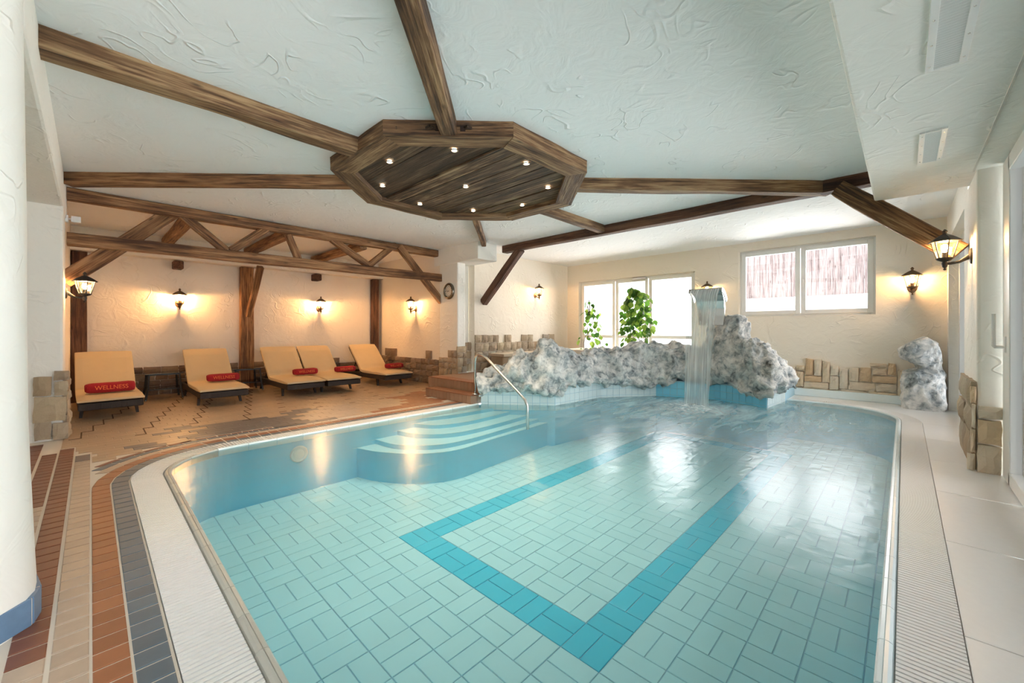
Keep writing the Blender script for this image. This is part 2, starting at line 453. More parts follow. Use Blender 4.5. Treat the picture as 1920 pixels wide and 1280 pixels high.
# clay tiles: everything is collected, the largest 300 in view become tiles of their own
TILES = []    # (poly, material)
def ring_tiles(off0, off1, s0, s1, pitch, mat, test=None, g=.0042):
    n = int((s1-s0)/pitch)
    for i in range(n):
        a, b = s0+i*pitch+g, s0+(i+1)*pitch-g
        poly = [E(a, off0+g), E(b, off0+g), E(b, off1-g), E(a, off1-g)]
        c = (sum(p[0] for p in poly)/4, sum(p[1] for p in poly)/4)
        if test is None or test(*c): TILES.append((ccw(poly), mat))
SEND = ELEN-.02
ring_tiles(.240, .340, S_LEFT, SEND, .10, T_BLUE)
ring_tiles(.340, .440, S_LEFT, SEND, .10, T_RED)
ring_tiles(.440, .525, S_LEFT+3.9, SEND, .10, T_BEIGE, lambda x, y: x > .05)
ring_tiles(.525, .600, S_LEFT+3.95, S_LEFT+5.6, .10, T_BLUE, lambda x, y: x > .05)
ring_tiles(.600, .650, S_LEFT+4.0, S_LEFT+5.2, .10, T_REDB, lambda x, y: x > .05)
def rect(x0, x1, y0, y1, mat, g=.0042):
    TILES.append(([(x0+g, y0+g), (x1-g, y0+g), (x1-g, y1-g), (x0+g, y1-g)], mat))
def strip(x0, x1, y0, y1, pitch, mat):
    y = y0
    while y < y1-.02: rect(x0, x1, y, min(y+pitch, y1), mat); y += pitch
strip(-.100, .0, .4, 5.25, .1, T_BEIGE); rect(-.100, .0, 5.25, 5.5, T_SLATE)
strip(-.205, -.105, .4, 2.2, .1, T_BEIGE); strip(-.205, -.105, 2.2, 5.9, .1, T_REDB)
strip(-.31, -.21, .4, 2.0, .1, T_BEIGE); strip(-.31, -.21, 3.0, 4.1, .1, T_BEIGE); strip(-.31, -.21, 4.1, 5.75, .1, T_REDB)
for kx in range(4, 9): strip(-.105*kx, -.105*kx+.1, .6, 6.3, .2, T_BEIGE if kx % 2 else T_REDB)
# patterned field before the loungers
def inpoly(x, y, P):
    c = False; n = len(P)
    for i in range(n):
        (xa, ya), (xb, yb) = P[i], P[i-1]
        if (ya > y) != (yb > y) and x < (xb-xa)*(y-ya)/(yb-ya)+xa: c = not c
    return c
def floor_poly(pts, ox, oy, s): return [tuple(onZ(a, b).xy) for a, b in crop(pts, ox, oy, s)]
SLATES = [floor_poly(P, 100, 720, 4.8) for P in (
    [(1220, 460), (1330, 370), (1690, 325), (1760, 360), (1930, 340), (1930, 440), (1300, 520)],
    [(1015, 390), (1330, 365), (1390, 385), (1080, 425)], [(960, 445), (1060, 430), (1105, 485), (1000, 495)],
    [(655, 555), (895, 512), (935, 580), (690, 615)])] + [floor_poly(
    [(0, 350), (150, 335), (280, 325), (410, 310), (350, 280), (620, 255), (480, 300), (440, 345), (720, 340), (440, 380), (0, 460)], 440, 700, 4)]
REDS = [floor_poly([(1010, 305), (1090, 265), (1330, 215), (1180, 180), (1430, 120), (1500, 175), (1700, 205), (1480, 235)], 440, 700, 4)]
LIGHTS = [floor_poly([(440, 345), (600, 270), (830, 230), (1000, 290), (760, 345)], 440, 700, 4)]
yy = 4.9; row = 0
TW, TH = .24, .115
while yy < YA:
    xx = -.2-(row % 4)*TW/4
    while xx < XP:
        xa, xb = max(xx, .006 if yy < 5.5 else -.1 if yy < 5.9 else -.2), min(xx+TW, XP)
        cx, cy = (xa+xb)/2, yy+TH/2
        ok = xb-xa > .04 and pool_dist(cx, cy) > .665-(.09 if cx > 1.4 else 0) and not (cx < .02 and cy < 5.56) and not (cx < -.08 and cy < 5.96) and not (cx > 3.98 and cy < 6.15) and not (cx < XL+.0 and cy > 6.3)
        if ok:
            m = T_SAND
            if any(inpoly(cx, cy, P) for P in SLATES): m = T_SLATE
            elif any(inpoly(cx, cy, P) for P in REDS): m = T_RED
            elif any(inpoly(cx, cy, P) for P in LIGHTS): m = T_BEIGE
            rect(xa, xb, yy, yy+TH, m, .0015)
        xx += TW
    yy += TH; row += 1
TILES.sort(key=lambda t: -seen_area([(p[0], p[1], 0) for p in t[0]]))
rest = MB()
for i, (poly, m) in enumerate(TILES):
    vs, fs = piece(poly, -.004, .004 if False else 0.0)
    if i < 300:
        c = (sum(p[0] for p in poly)/4, sum(p[1] for p in poly)/4)
        b = MB(); b.add([(v[0]-c[0], v[1]-c[1], v[2]) for v in vs], fs)
        o = link('tile', b.mesh('tile', m), floor, matrix=Matrix.Translation((c[0], c[1], 0)))
    else: rest.add(vs, fs, m)
rest.obj('tile_field', None, floor, kind='stuff')
# thin dark zigzag inlays between the sand tiles
z = MB()
for kx in range(0, 11):
    px, py = -.16+.49*kx, 6.35-(.25 if kx in (1, 3) else 0)
    for i in range(9):
        if py > 9.3 or px > XP-.1: break
        z.box((px, py-.012, .0002), (px+.095, py+.012, .0014))
        if kx < 4: z.box((px+.083, py, .0002), (px+.095, py+.37, .0014))
        px += .09; py += .37
z.obj('inlay_line', GROUT_D, floor)

# ================================================================== setting: ceiling, soffits, walls
b = MB(); b.box((-2.6, -.8, ZC), (8.9, YA+.25, ZC+.2))
ceiling = b.obj('ceiling', PLASTER_C, label='pale plastered ceiling with trowel marks', kind='structure')
b = MB(); b.box((-2.5, YD-.12, ZS), (5.50, .222, ZC+.01))
b.obj('soffit', PLASTER_W, ceiling, bevel=.015)
b = MB(); b.box((-2.5, -.425, ZS-.006), (5.0, -.413, ZS+.002)); b.obj('joint', plain('joint_beige', (.70, .65, .58), .9), ceiling)  # thin dark-beige strip along the soffit joint
b = MB(); b.box((XL-.28, 2.75, ZS-.01), (XL+.005, YT+.1, ZC+.01)); b.obj('header', PLASTER_W, ceiling, bevel=.02)
b = MB(); b.box((XP-.015, 5.80, 2.48), (5.44, YT+.1, ZC+.01)); b.obj('header', PLASTER_W, ceiling, bevel=.015)
b = MB(); b.box((XL-.1, YA-.24, 2.40), (XP+.02, YA+.02, 2.52)); b.obj('ledge', PLASTER, ceiling, bevel=.01)
# back wall with two openings (door unit, window)
WA = (3.17, 6.10, 0.28, 2.37); WB = (0.33, 2.34, 1.40, 2.66)
def wall_with_openings(x0, x1, ya, yb, openings, mat, name, **k):
    b = MB(); cuts = sorted(openings); y = ya
    for (oa, ob, oz0, oz1) in cuts:
        b.box((x0, y, -.3), (x1, oa, ZC)); b.box((x0, oa, -.3), (x1, ob, oz0)); b.box((x0, oa, oz1), (x1, ob, ZC)); y = ob
    b.box((x0, y, -.3), (x1, yb, ZC)); return b.obj(name, mat, **k)
wall_back = wall_with_openings(XB, XB+.26, -.75, YW+.2, [WB, WA], PLASTER, 'wall_back', label='cream plastered back wall with the windows and split stone cladding', kind='structure')
b = MB(); b.box((5.42, YW, -.1), (XB, YW+.2, ZC)); wall_side = b.obj('wall_side', PLASTER, label='cream plastered wall behind the left end of the rock', kind='structure')
b = MB(); b.box((XL-.3, YA, -.1), (XP+.25, YA+.2, ZC)); wall_alcove = b.obj('wall_alcove', PLASTER, label='cream alcove wall behind the loungers with brown stone foot', kind='structure')
b = MB(); b.box((XP, 7.03, -.1), (XP+.45, YA, ZC)); wall_alcove_right = b.obj('wall_alcove_right', PLASTER, label='lamp lit side wall of the lounger alcove', kind='structure')
b = MB(); b.box((XL-.25, 6.98, -.1), (XL-.02, YA, ZC)); b.obj('wall_alcove_left', PLASTER, label='narrow left side wall of the lounger alcove', kind='structure')
b = MB(); b.box((-2.6, -.75, -.1), (-2.45, YA+.2, ZC)); b.obj('wall_left', PLASTER_W, label='plastered wall at the far left', kind='structure')
b = MB(); b.box((-2.5, 7.0, -.1), (XL-.2, 7.2, ZC)); b.obj('wall_passage', PLASTER_W, label='plastered wall closing the left passage', kind='structure')
b = MB(); b.box((5.95, -.72, 2.42), (XB+.1, -.46, ZC)); b.box((8.35, -.72, -.1), (XB+.1, -.46, 2.42)); b.box((5.95, -.72, -.1), (6.1, -.46, 2.42)); b.obj('wall_right', PLASTER_W, label='white wall strip right of the back wall', kind='structure')
w3 = empty('window_3', (7.2, -.6, 0), label='floor length white framed window beyond the right pillar', kind='structure')
b = MB(); b.box((6.1, -.64, 0), (6.2, -.56, 2.42)); b.box((8.25, -.64, 0), (8.35, -.56, 2.42)); b.box((6.2, -.64, 2.32), (8.25, -.56, 2.42)); b.box((6.2, -.64, 0), (8.25, -.56, .1)); b.box((7.18, -.64, .1), (7.28, -.56, 2.32)); b.obj('window_frame', WHITEF, w3, bevel=.005)
for xa, xb in ((6.2, 7.18), (7.28, 8.25)):
    b = MB(); b.box((xa-.005, -.604, .095), (xb+.005, -.596, 2.325)); b.obj('pane', GLASS, w3)

# stones ------------------------------------------------------------
def rough_box(sx, sy, sz, seed, amp=.012, n=3):
    """one split stone: a pillowed, uneven front (towards -Y local), size sx * sy deep * sz"""
    rs = random.Random(seed); vs = []; fs = []
    for j in range(n+1):
        for i in range(n+1):
            u, v = i/n, j/n; e = min(1, 4*min(u, 1-u, v, 1-v))
            jit = amp*.5 if 0 < i < n and 0 < j < n else amp*.35
            vs.append((sx*(u-.5)+rs.uniform(-jit, jit), -sy*(.62+.38*e)+rs.uniform(-amp, amp)*e, sz*(v-.5)+rs.uniform(-jit, jit)))
    for j in range(n):
        for i in range(n): a = j*(n+1)+i; fs.append((a, a+1, a+n+2, a+n+1))
    ring = [i for i in range(n+1)]+[(n+1)*(j+1)+n for j in range(n)]+[(n+1)*n+i for i in range(n-1, -1, -1)]+[(n+1)*j for j in range(n-1, 0, -1)]
    b0 = len(vs)
    for r in ring: vs.append((vs[r][0], 0.004, vs[r][2]))
    m = len(ring)
    for k in range(m): fs.append((ring[(k+1)%m], ring[k], b0+k, b0+(k+1)%m))
    return vs, fs
_stones = {}
def stone(parent, center, normal, w, h, depth, mat, seed=None):
    seed = random.randrange(6) if seed is None else seed
    key = (seed, mat.name)
    if key not in _stones:
        b = MB(); b.add(*rough_box(1, 1, 1, seed, .09, 3)); _stones[key] = b.mesh('stone', mat)
    n = Vector(normal).normalized(); xd = Vector((0, 0, 1)).cross(n)   # local -Y = normal
    M = Matrix(((xd.x, -n.x, 0, center[0]), (xd.y, -n.y, 0, center[1]), (xd.z, -n.z, 1, center[2]), (0, 0, 0, 1)))
    return link('stone', _stones[key], parent, matrix=M @ Matrix.Diagonal((w, depth, h, 1)))
def stones_px(parent, rects, ox, oy, s, plane, val, normal, depth, mat, gap=.010):
    for (a, b_, c, d) in rects:
        (xa, ya), (xb, yb) = crop([(a, b_), (c, d)], ox, oy, s); f = onX if plane == 'X' else onY
        xm = (xa+xb)/2; pl, pr = f(xa, ya, val), f(xb, ya, val); t, bo = f(xm, ya, val), f(xm, yb, val)
        w = (pl-pr).length; h = t.z-bo.z; cen = (pl+pr)/2; cen.z = (t.z+bo.z)/2
        stone(parent, cen, normal, w-gap, h-gap, depth*random.uniform(.85, 1.15), mat)
def stone_field(parent, origin, along, length, normal, ztop, z0, depth, mat, size=(.14, .30), hs=(.10, .19), gaps=()):
    """rows of uneven stones with a stepped upper edge; ztop(u) gives the height wanted at u"""
    a = Vector((along[0], along[1], 0)); o = Vector((origin[0], origin[1], 0)); z = z0
    while z < 1.6:
        h = random.uniform(*hs); u = 0; any_ = False
        while u < length-.03:
            w = min(random.uniform(*size), length-u)
            if length-u-w < .06: w = length-u
            if any(u < g1 and u+w > g0 for g0, g1 in gaps):
                g0, g1 = next(g for g in gaps if u < g[1] and u+w > g[0])
                if g0-u > .05: w = g0-u
                else: u = g1; continue
            if z+h*.6 < ztop(u+w/2)+random.uniform(-.05, .05):
                c = o+a*(u+w/2); hh = h*random.choice((1, 1, 1, 1.02))
                stone(parent, (c.x, c.y, z+hh/2), normal, w-.009, hh-.009, depth*random.uniform(.7, 1.25), mat); any_ = True
            u += w
        z += h
        if not any_: break
# sand coloured cladding on the back wall, right of the rock
R = [(55,275,110,325),(115,265,185,330),(55,335,185,395),(190,250,285,308),(180,310,270,475),(275,360,455,425),(270,428,530,500),(200,485,405,565),(285,178,370,355),(378,185,460,360),(465,205,545,430),(550,250,638,357),(540,362,638,510),(415,505,635,590),(645,288,738,500),(745,280,850,420),(645,508,930,615),(745,428,1020,518),(860,275,980,425),(965,228,1145,270),(990,280,1150,357),(1155,228,1245,355),(990,365,1250,440),(1030,445,1250,535),(945,530,1252,635),(1255,305,1385,645)]
stones_px(wall_back, R, 1460, 640, 5.647, 'X', XB, (-1, 0, 0), .07, STONE_L)
stone_field(wall_alcove, (XL, YA), (1, 0), XP-XL, (0, -1, 0), lambda u: .46+.10*math.sin(u*2.3)+(.12 if 2.0 < u < 2.6 else 0), 0, .05, STONE_D, gaps=((0, .17), (2.21, 2.45), (4.93, 5.11)))
stone_field(wall_alcove_right, (XP, 7.05), (0, 1), YA-7.1, (-1, 0, 0), lambda u: .56+.08*math.sin(u*4), 0, .05, STONE_D)
stone_field(wall_side, (5.42, YW), (1, 0), 2.6, (0, -1, 0), lambda u: .98+.05*math.sin(u*5), .30, .05, STONE_M, (.14, .24))
# plinth under the sand stones
b = MB(); b.box((XB-.10, -.05, 0), (XB, 1.5, .13)); b.obj('baseboard_back', T_CURBW, bevel=.01, label='low pale plinth under the split stone cladding', kind='structure')

# ------------------------------------------------------------------ pillars
def pillar(name, poly, z1, label, mat=PLASTER_W, z0=-.1):
    b = MB(); b.prism(poly, z0, z1)
    return b.obj(name, mat, bevel=.02, label=label, cat='pillar')
p_left = pillar('plaster_pillar', [(XL-.3, 6.47), (XL, 6.47), (XL, 7.0), (XL-.3, 7.0)], ZS+.02, 'plastered pillar on the left with six square stones at its foot')
stones_px(p_left, [(8,420,245,655),(255,345,460,465),(262,470,440,645),(10,655,415,960),(20,965,240,1180),(245,965,440,1170)], 60, 640, 6.4, 'Y', 6.47, (0, -1, 0), .06, STONE_M)
stone_field(p_left, (XL, 7.0), (0, -1), .53, (1, 0, 0), lambda u: .62, 0, .05, STONE_M)
# near pillar at the left edge with a rounded corner and blue foot tiles
near = [(-.9, 2.13), (-.60, 2.24), (-.36, 2.345), (-.245, 2.41), (-.19, 2.475), (-.172, 2.54), (-.172, 2.62), (-.185, 2.85), (-.22, 2.97), (-.5, 3.0), (-.9, 3.0)]
b = MB()
rings = []
for iz in range(15):
    zz = -.05+(ZC+.05)*iz/14; k = iz/14
    rings.append([(p[0]-.02*k*(1 if p[0] > -.3 else .5)+.006*noise.noise((p[0]*3, p[1]*3, zz*2))+.020*max(0, 1-zz/.7)*(1 if p[0] > -.3 else .3), p[1], zz) for p in near])
n = len(near); vs = [v for r in rings for v in r]
b.add(vs, [(i*n+k, i*n+(k+1)%n, (i+1)*n+(k+1)%n, (i+1)*n+k) for i in range(14) for k in range(n)])
p_near = b.obj('plaster_pillar', PLASTER_W, smooth=True, label='big cream pillar cut by the left edge, with blue tiles at its foot', cat='pillar')
foot = [(-.62, 2.225), (-.47, 2.292), (-.345, 2.345), (-.235, 2.398), (-.153, 2.478), (-.137, 2.572), (-.155, 2.69), (-.175, 2.80)]
for i in range(len(foot)-1):
    a, c = Vector(foot[i]), Vector(foot[i+1]); t = (c-a).normalized(); a = a+t*.0055; c = c-t*.0055; nr = Vector((t.y, -t.x))
    b = MB(); b.prism([a, c, c-nr*.03, a-nr*.03], 0, .105); b.obj('tile', T_BASE, p_near, bevel=.002)
    a, c = Vector(foot[i])-nr*.005, Vector(foot[i+1])-nr*.005; b = MB(); b.prism([a, c, c-nr*.02, a-nr*.02], 0, .103); b.obj('grout', GROUT, p_near)
p_mid = pillar('plaster_pillar', [(XP, 6.44), (5.17, 6.44), (5.17, 6.62), (5.40, 6.62), (5.42, 7.05), (XP, 7.05)], ZC, 'white pillar with the wall clock, stones climbing around its foot')
stone_field(p_mid, (XP, 7.03), (0, -1), .59, (-1, 0, 0), lambda u: .56+.3*u, 0, .05, STONE_M, (.12, .2))
stone_field(p_mid, (XP-.03, 6.44), (1, 0), .24, (0, -1, 0), lambda u: .80+.5*u, .29, .05, STONE_M, (.1, .2))
stone_field(p_mid, (5.18, 6.60), (1, 0), .26, (0, -1, 0), lambda u: .98, .29, .05, STONE_M, (.1, .2))
p_right = pillar('plaster_pillar', [(4.97, -.62), (4.97, -.435), (5.95, -.435), (5.95, -.62)], ZS+.02, 'pale pillar beside the sliding door, rough stones around its foot')
stones_px(p_right, [(288,485,495,580),(285,585,475,772),(282,775,470,1000)], 1760, 640, 4, 'X', 4.96, (-1, 0, 0), .07, STONE_L)
stones_px(p_right, [(228,335,285,460),(240,465,282,645),(232,650,278,830),(205,832,275,975)], 1760, 640, 4, 'X', 4.99, (-1, 0, 0), .06, STONE_L)
stone_field(p_right, (5.95, -.435), (-1, 0), .97, (0, 1, 0), lambda u: .80 if u < .85 else .66, 0, .055, STONE_M, (.18, .34), (.16, .30))
# ================================================================== pool
pool = empty('swimming_pool', (2.8, 2.4, 0), label='turquoise tiled swimming pool with rounded corners in the middle of the room', cat='swimming pool')
b = MB()
n = len(POOLPOLY)
pp = ccw(POOLPOLY)
b.add([(p[0], p[1], -.012) for p in pp]+[(p[0], p[1], PD-.01) for p in pp], [((i+1)%n, i, n+i, n+(i+1)%n) for i in range(n)], T_WALLP)
b.add([(p[0], p[1], PD-.006) for p in pp], [tuple(range(n))], GROUT_P)
b.obj('basin', None, pool)
# bottom tiles in basket weave with a turquoise rectangle
cells = []
cell = .25; gx0, gy0 = 1.80-cell*6, 1.15-cell*5
for i in range(32):
    for j in range(21):
        xa, ya = gx0+i*cell, gy0+j*cell
        for h2 in (0, 1):
            if (i+j) % 2: q = (xa, xa+cell, ya+h2*cell/2, ya+(h2+1)*cell/2)
            else: q = (xa+h2*cell/2, xa+(h2+1)*cell/2, ya, ya+cell)
            q = (max(q[0], X0+.01), min(q[1], X1-.01), max(q[2], Y0+.01), min(q[3], Y1-.01))
            cx, cy = (q[0]+q[1])/2, (q[2]+q[3])/2
            if q[1]-q[0] < .03 or q[3]-q[2] < .03 or not inpoly(cx, cy, pp): continue
            band = (1.80 < cx < 2.05 and 1.15 < cy < 3.15) or ((1.15 < cy < 1.40 or 2.90 < cy < 3.15) and 1.80 < cx < 6.8) or (6.55 < cx < 6.8 and 1.15 < cy < 3.15)
            cells.append((q, T_TURQ if band else T_POOL))
def qpoly(q, g=.003): return [(q[0]+g, q[2]+g), (q[1]-g, q[2]+g), (q[1]-g, q[3]-g), (q[0]+g, q[3]-g)]
cells.sort(key=lambda c: -seen_area([(p[0], p[1], PD) for p in qpoly(c[0])]))
rest = MB()
for i, (q, m) in enumerate(cells):
    vs, fs = piece(qpoly(q), PD-.006, PD)
    if i < 300:
        c = ((q[0]+q[1])/2, (q[2]+q[3])/2); bb = MB(); bb.add([(v[0]-c[0], v[1]-c[1], v[2]-PD) for v in vs], fs)
        link('tile', bb.mesh('tile', m), pool, matrix=Matrix.Translation((c[0], c[1], PD)))
    else: rest.add(vs, fs, m)
rest.obj('tile_field', None, pool, kind='stuff')
# rounded entry steps under water at the far left
T = [[(100,405),(300,445),(600,460),(900,430),(1200,340),(1650,205)],[(260,345),(450,390),(750,390),(1000,345),(1300,260),(1600,170)],[(420,275),(600,305),(850,300),(1100,255),(1450,160)],[(540,215),(750,235),(1000,205),(1300,135)],[(640,170),(900,150),(1200,100)]]
for pts, z in zip(T, (-.27, -.215, -.16, -.11, -.06)):
    w = [onZ(a, c, z).xy for a, c in crop(pts, 640, 740, 4.174)]
    w[0].y = min(w[0].y, Y1-.003)
    dense = []
    for i in range(len(w)-1):
        p0, p1, p2, p3 = w[max(i-1, 0)], w[i], w[i+1], w[min(i+2, len(w)-1)]
        for k in range(6):
            u = k/6; dense.append(tuple(.5*((2*p1)+(p2-p0)*u+(2*p0-5*p1+4*p2-p3)*u*u+(3*p1-p0-3*p2+p3)*u**3)))
    dense.append(tuple(w[-1]))
    dense = [(min(x, 5.2), min(y, Y1-.004)) for x, y in dense]
    poly = [(dense[0][0]-.05, Y1-.002)] + dense + [(5.3, Y1-.002)]
    b = MB(); b.prism(poly, PD-.005, z-.004, T_WALLP, caps=False)
    b.prism(poly, z-.004, z, T_POOL)
    b.obj('entry_step', None, pool)
# overflow channel, kerb pieces, grate
b = MB()
N = 420
for off0, off1, z0, z1, m in ((.04, .237, -.05, -.05, WHITEP),):
    a = [E(i*ELEN/N, off0) for i in range(N+1)]; c = [E(i*ELEN/N, off1) for i in range(N+1)]
    vs = [(p[0], p[1], 0) for p in a]+[(p[0], p[1], z0) for p in a]+[(p[0], p[1], z0) for p in c]+[(p[0], p[1], 0) for p in c]
    M_ = N+1; fs = []
    for i in range(N):
        for k in range(3): fs.append((k*M_+i, k*M_+i+1, (k+1)*M_+i+1, (k+1)*M_+i))
    b.add(vs, fs, m)
b.obj('overflow_channel', None, pool)
npc = int(ELEN/.25)
prof = [(-.003, -.06), (-.003, .0), (.004, .008), (.016, .011), (.017, .008), (.019, .011), (.030, .010), (.040, .004), (.045, -.012), (.045, -.05)]
for i in range(npc):
    s0, s1 = i*ELEN/npc+.0018, (i+1)*ELEN/npc-.0018
    mid = E((s0+s1)/2)
    m = T_CURB if mid[0] < .9 and mid[1] > .2 else T_CURBW
    nn = 5; vs = []; fs = []
    for j in range(nn+1):
        s = s0+(s1-s0)*j/nn
        for o_, z in prof: q = E(s, o_); vs.append((q[0]-mid[0], q[1]-mid[1], z))
    P_ = len(prof)
    for j in range(nn):
        for k in range(P_-1): fs.append((j*P_+k, j*P_+k+1, (j+1)*P_+k+1, (j+1)*P_+k))
    fs += [tuple(range(P_-1, -1, -1)), tuple(nn*P_+k for k in range(P_))]
    bb = MB(); bb.add(vs, fs); link('kerb', bb.mesh('kerb', m), pool, matrix=Matrix.Translation((mid[0], mid[1], 0)))
grate = empty('gutter_grate', (.3, 2.5, 0), label='white slatted overflow grate running around the pool edge', cat='grate')
sl = []
ns = int(ELEN/.024)
for i in range(ns):
    s = (i+.5)*ELEN/ns; a, c = Vector(E(s, .049)), Vector(E(s, .232)); sl.append((a, c, seen_area([(*E(s-.008, .049), 0), (*E(s+.008, .049), 0), (*E(s+.008, .232), 0), (*E(s-.008, .232), 0)])))
sl.sort(key=lambda t: -t[2])
sb = MB(); sb.box((-.5, -.5, -1), (.5, .5, 0)); sm = sb.mesh('slat', WHITEP); rest = MB()
for i, (a, c, ar) in enumerate(sl):
    d = c-a; mid = (a+c)/2
    if i < 300:
        link('slat', sm, grate, matrix=frame_matrix((mid.x, mid.y, .002), (d.x, d.y, 0)) @ Matrix.Diagonal((d.length, .0165, .02, 1)))
    elif ar > 0 or True:
        t = d.normalized(); nr = Vector((-t.y, t.x))*.00825
        rest.prism([a-nr, c-nr, c+nr, a+nr], -.018, .002)
rest.obj('slat_row', WHITEP, grate, kind='stuff')
# tiled wall under the rock, above the water
seg = 0
for i in range(len(ROCKP)-1):
    a, c = Vector(ROCKP[i]), Vector(ROCKP[i+1]); L = (c-a).length; t = (c-a)/L; nr = Vector((t.y, -t.x))
    m = T_WALLP if i in (3, 4) else T_CURBW
    k = int(L/.105); w = L/k
    for j in range(k):
        for rr_ in range(3):
            if len([1]) and rr_ == 0 and False: continue
            z0, z1 = -.09+rr_*.115, -.09+(rr_+1)*.115
            p0, p1 = a+t*(j*w+.003), a+t*((j+1)*w-.003)
            bb = MB(); bb.prism([p0, p1, p1+nr*.008, p0+nr*.008], z0+.003, z1-.003); bb.obj('wall_tile', m, pool)
b = MB(); b.prism(ROCKP+[(8.58, 1.41), (8.58, YW-.01), (5.43, YW-.01), (5.0, 5.9), (4.3, 4.86)], -.02, .27, GROUT_P); b.obj('plinth', None, pool)
# round underwater lamp in the far left wall
b = MB(); M = frame_matrix((1.55, Y1-.004, -.20), (1, 0, 0), (0, -1, 0))
b.lathe([(.001, 0), (.085, 0), (.09, .004), (.08, .014), (.06, .012), (.055, .008), (.001, .008)], 24); b.obj('underwater_lamp', WHITEP, pool, matrix=M)
# water
b = MB(); b.add([(p[0], p[1], -.006) for p in pp], [tuple(range(n))])
water = b.obj('pool_water', WATER, label='clear turquoise water filling the pool', cat='water', kind='stuff')

# ================================================================== timber
def beam_mesh(L, w, h, mat, seed, rough=.006, seg=.12, chamfer=.012, taper=1.0):
    prof = [(-w/2+chamfer, -h/2), (w/2-chamfer, -h/2), (w/2, -h/2+chamfer), (w/2, h/2-chamfer), (w/2-chamfer, h/2), (-w/2+chamfer, h/2), (-w/2, h/2-chamfer), (-w/2, -h/2+chamfer)]
    n = max(2, int(L/seg)); vs = []; fs = []
    for i in range(n+1):
        x = L*i/n
        for k, (y, z) in enumerate(prof):
            d = noise.noise_vector((x*1.3+seed*7.1, y*4+seed, z*4))*rough
            vs.append((x, y+d.y*1.6, z+d.z*1.6))
    for i in range(n):
        for k in range(8): fs.append((i*8+(k+1)%8, i*8+k, (i+1)*8+k, (i+1)*8+(k+1)%8))
    fs += [tuple(range(8)), tuple(n*8+k for k in range(7, -1, -1))]
    b = MB(); b.add(vs, fs); return b.mesh('beam', mat)
_bs = [0]
def beam(name, A, B, w, h, mat, parent=None, up=(0, 0, 1), rough=.006, **k):
    A, B = Vector(A), Vector(B); _bs[0] += 1
    me = beam_mesh((B-A).length, w, h, mat, _bs[0], rough)
    return link(name, me, parent, matrix=frame_matrix(A, B-A, up), **k)
OC = Vector((2.82, 3.51)); OR = 1.345
bz = (ZO+ZC)/2+.01; bh = ZC-ZO+.02
octo = empty('octagonal_timber_frame', (OC.x, OC.y, ZO), label='octagonal weathered timber frame on the ceiling with planks and small spotlights', cat='ceiling frame')
cor = [OC+Vector((math.cos(math.radians(22.5+45*k)), math.sin(math.radians(22.5+45*k))))*OR for k in range(8)]
fwid = .20
for k in range(8):
    a, c = cor[k], cor[(k+1) % 8]; mid = (a+c)/2; nin = (OC-mid).normalized(); t = (c-a).normalized()
    L = (c-a).length; Li = L-2*fwid*math.tan(math.radians(22.5)); A = a
    vs = []; ns_ = 14
    for i in range(ns_+1):
        u = i/ns_
        for (q, z) in ((0, ZO), (0, ZC), (fwid, ZC), (fwid, ZO)):
            ins = q*math.tan(math.radians(22.5)); x = ins+(L-2*ins)*u
            d = noise.noise_vector((x*3+k*9, q*8, z*8))*.007
            vs.append((x, q+d.y, z-bz+d.z))
    fs = [(i*4+j, i*4+(j+1) % 4, (i+1)*4+(j+1) % 4, (i+1)*4+j) for i in range(ns_) for j in range(4)]+[(3, 2, 1, 0), tuple(ns_*4+j for j in range(4))]
    b = MB(); b.add(vs, fs)
    M = Matrix(((t.x, nin.x, 0, a.x), (t.y, nin.y, 0, a.y), (0, 0, 1, bz), (0, 0, 0, 1)))
    o = link('frame_beam', b.mesh('frame_beam', WOOD_OLD), octo, matrix=M)
    if k in (4, 6):    # old mortise holes
        bb = MB()
        if k == 4: bb.box((L*.40, -.004, -.035), (L*.47, .01, .005)); bb.box((L*.59, -.004, -.035), (L*.63, .01, .005))
        else: bb.box((L*.22, -.004, -.05), (L*.30, .01, .055))
        link('mortise', bb.mesh('mortise', plain('mortise_dark', (.03, .015, .01), .9)), o, matrix=M)
# planks run along Y
px = OC.x-OR*.92+fwid*.3; k = 0
half = OR*math.cos(math.radians(22.5))-fwid*.55
while px < OC.x+half:
    w = random.uniform(.15, .22); x0, x1 = px, min(px+w, OC.x+half); xm = max(abs(x0-OC.x), abs(x1-OC.x)) if True else 0
    m_ = half*math.tan(math.radians(22.5)); ex = max(0, xm-m_); Lh = half-ex
    zz = ZO+.052+random.uniform(-.009, .009)
    if Lh > .1:
        lo = min(abs(x0-OC.x), abs(x1-OC.x)); Lh = half-max(0, lo-m_) if lo > m_ else half
        bb = MB(); bb.box((-Lh, -(x1-x0)/2+.006, 0), (Lh, (x1-x0)/2-.006, .022))
        link('plank', bb.mesh('plank', WOOD_PLANK), octo, matrix=frame_matrix(((x0+x1)/2, OC.y, zz), (0, 1, 0)))
    px += w; k += 1
spots = [(OC.x+.905*math.cos(math.radians(22.5*0+45*k)), OC.y+.905*math.sin(math.radians(45*k))) for k in range(8)]+[(OC.x, OC.y)]
for x, y in spots:
    b = MB(); b.lathe([(.023, .0), (.032, .0), (.034, .004), (.030, .010), (.023, .008)], 20, (x, y, ZO+.030), caps=False); s_ = b.obj('spotlight', STEEL, octo, smooth=True)
    b = MB(); b.lathe([(.001, .003), (.023, .003), (.023, .016), (.001, .016)], 16, (x, y, ZO+.030)); b.obj('bulb', SPOTB, s_)
    l = bpy.data.lights.new('spot_light', 'SPOT'); l.energy = 9; l.color = (1, .86, .66); l.spot_size = 1.6; l.spot_blend = .6; l.shadow_soft_size = .03
    o = bpy.data.objects.new('spot_light', l); COL.objects.link(o); o.location = (x, y, ZO+.02)
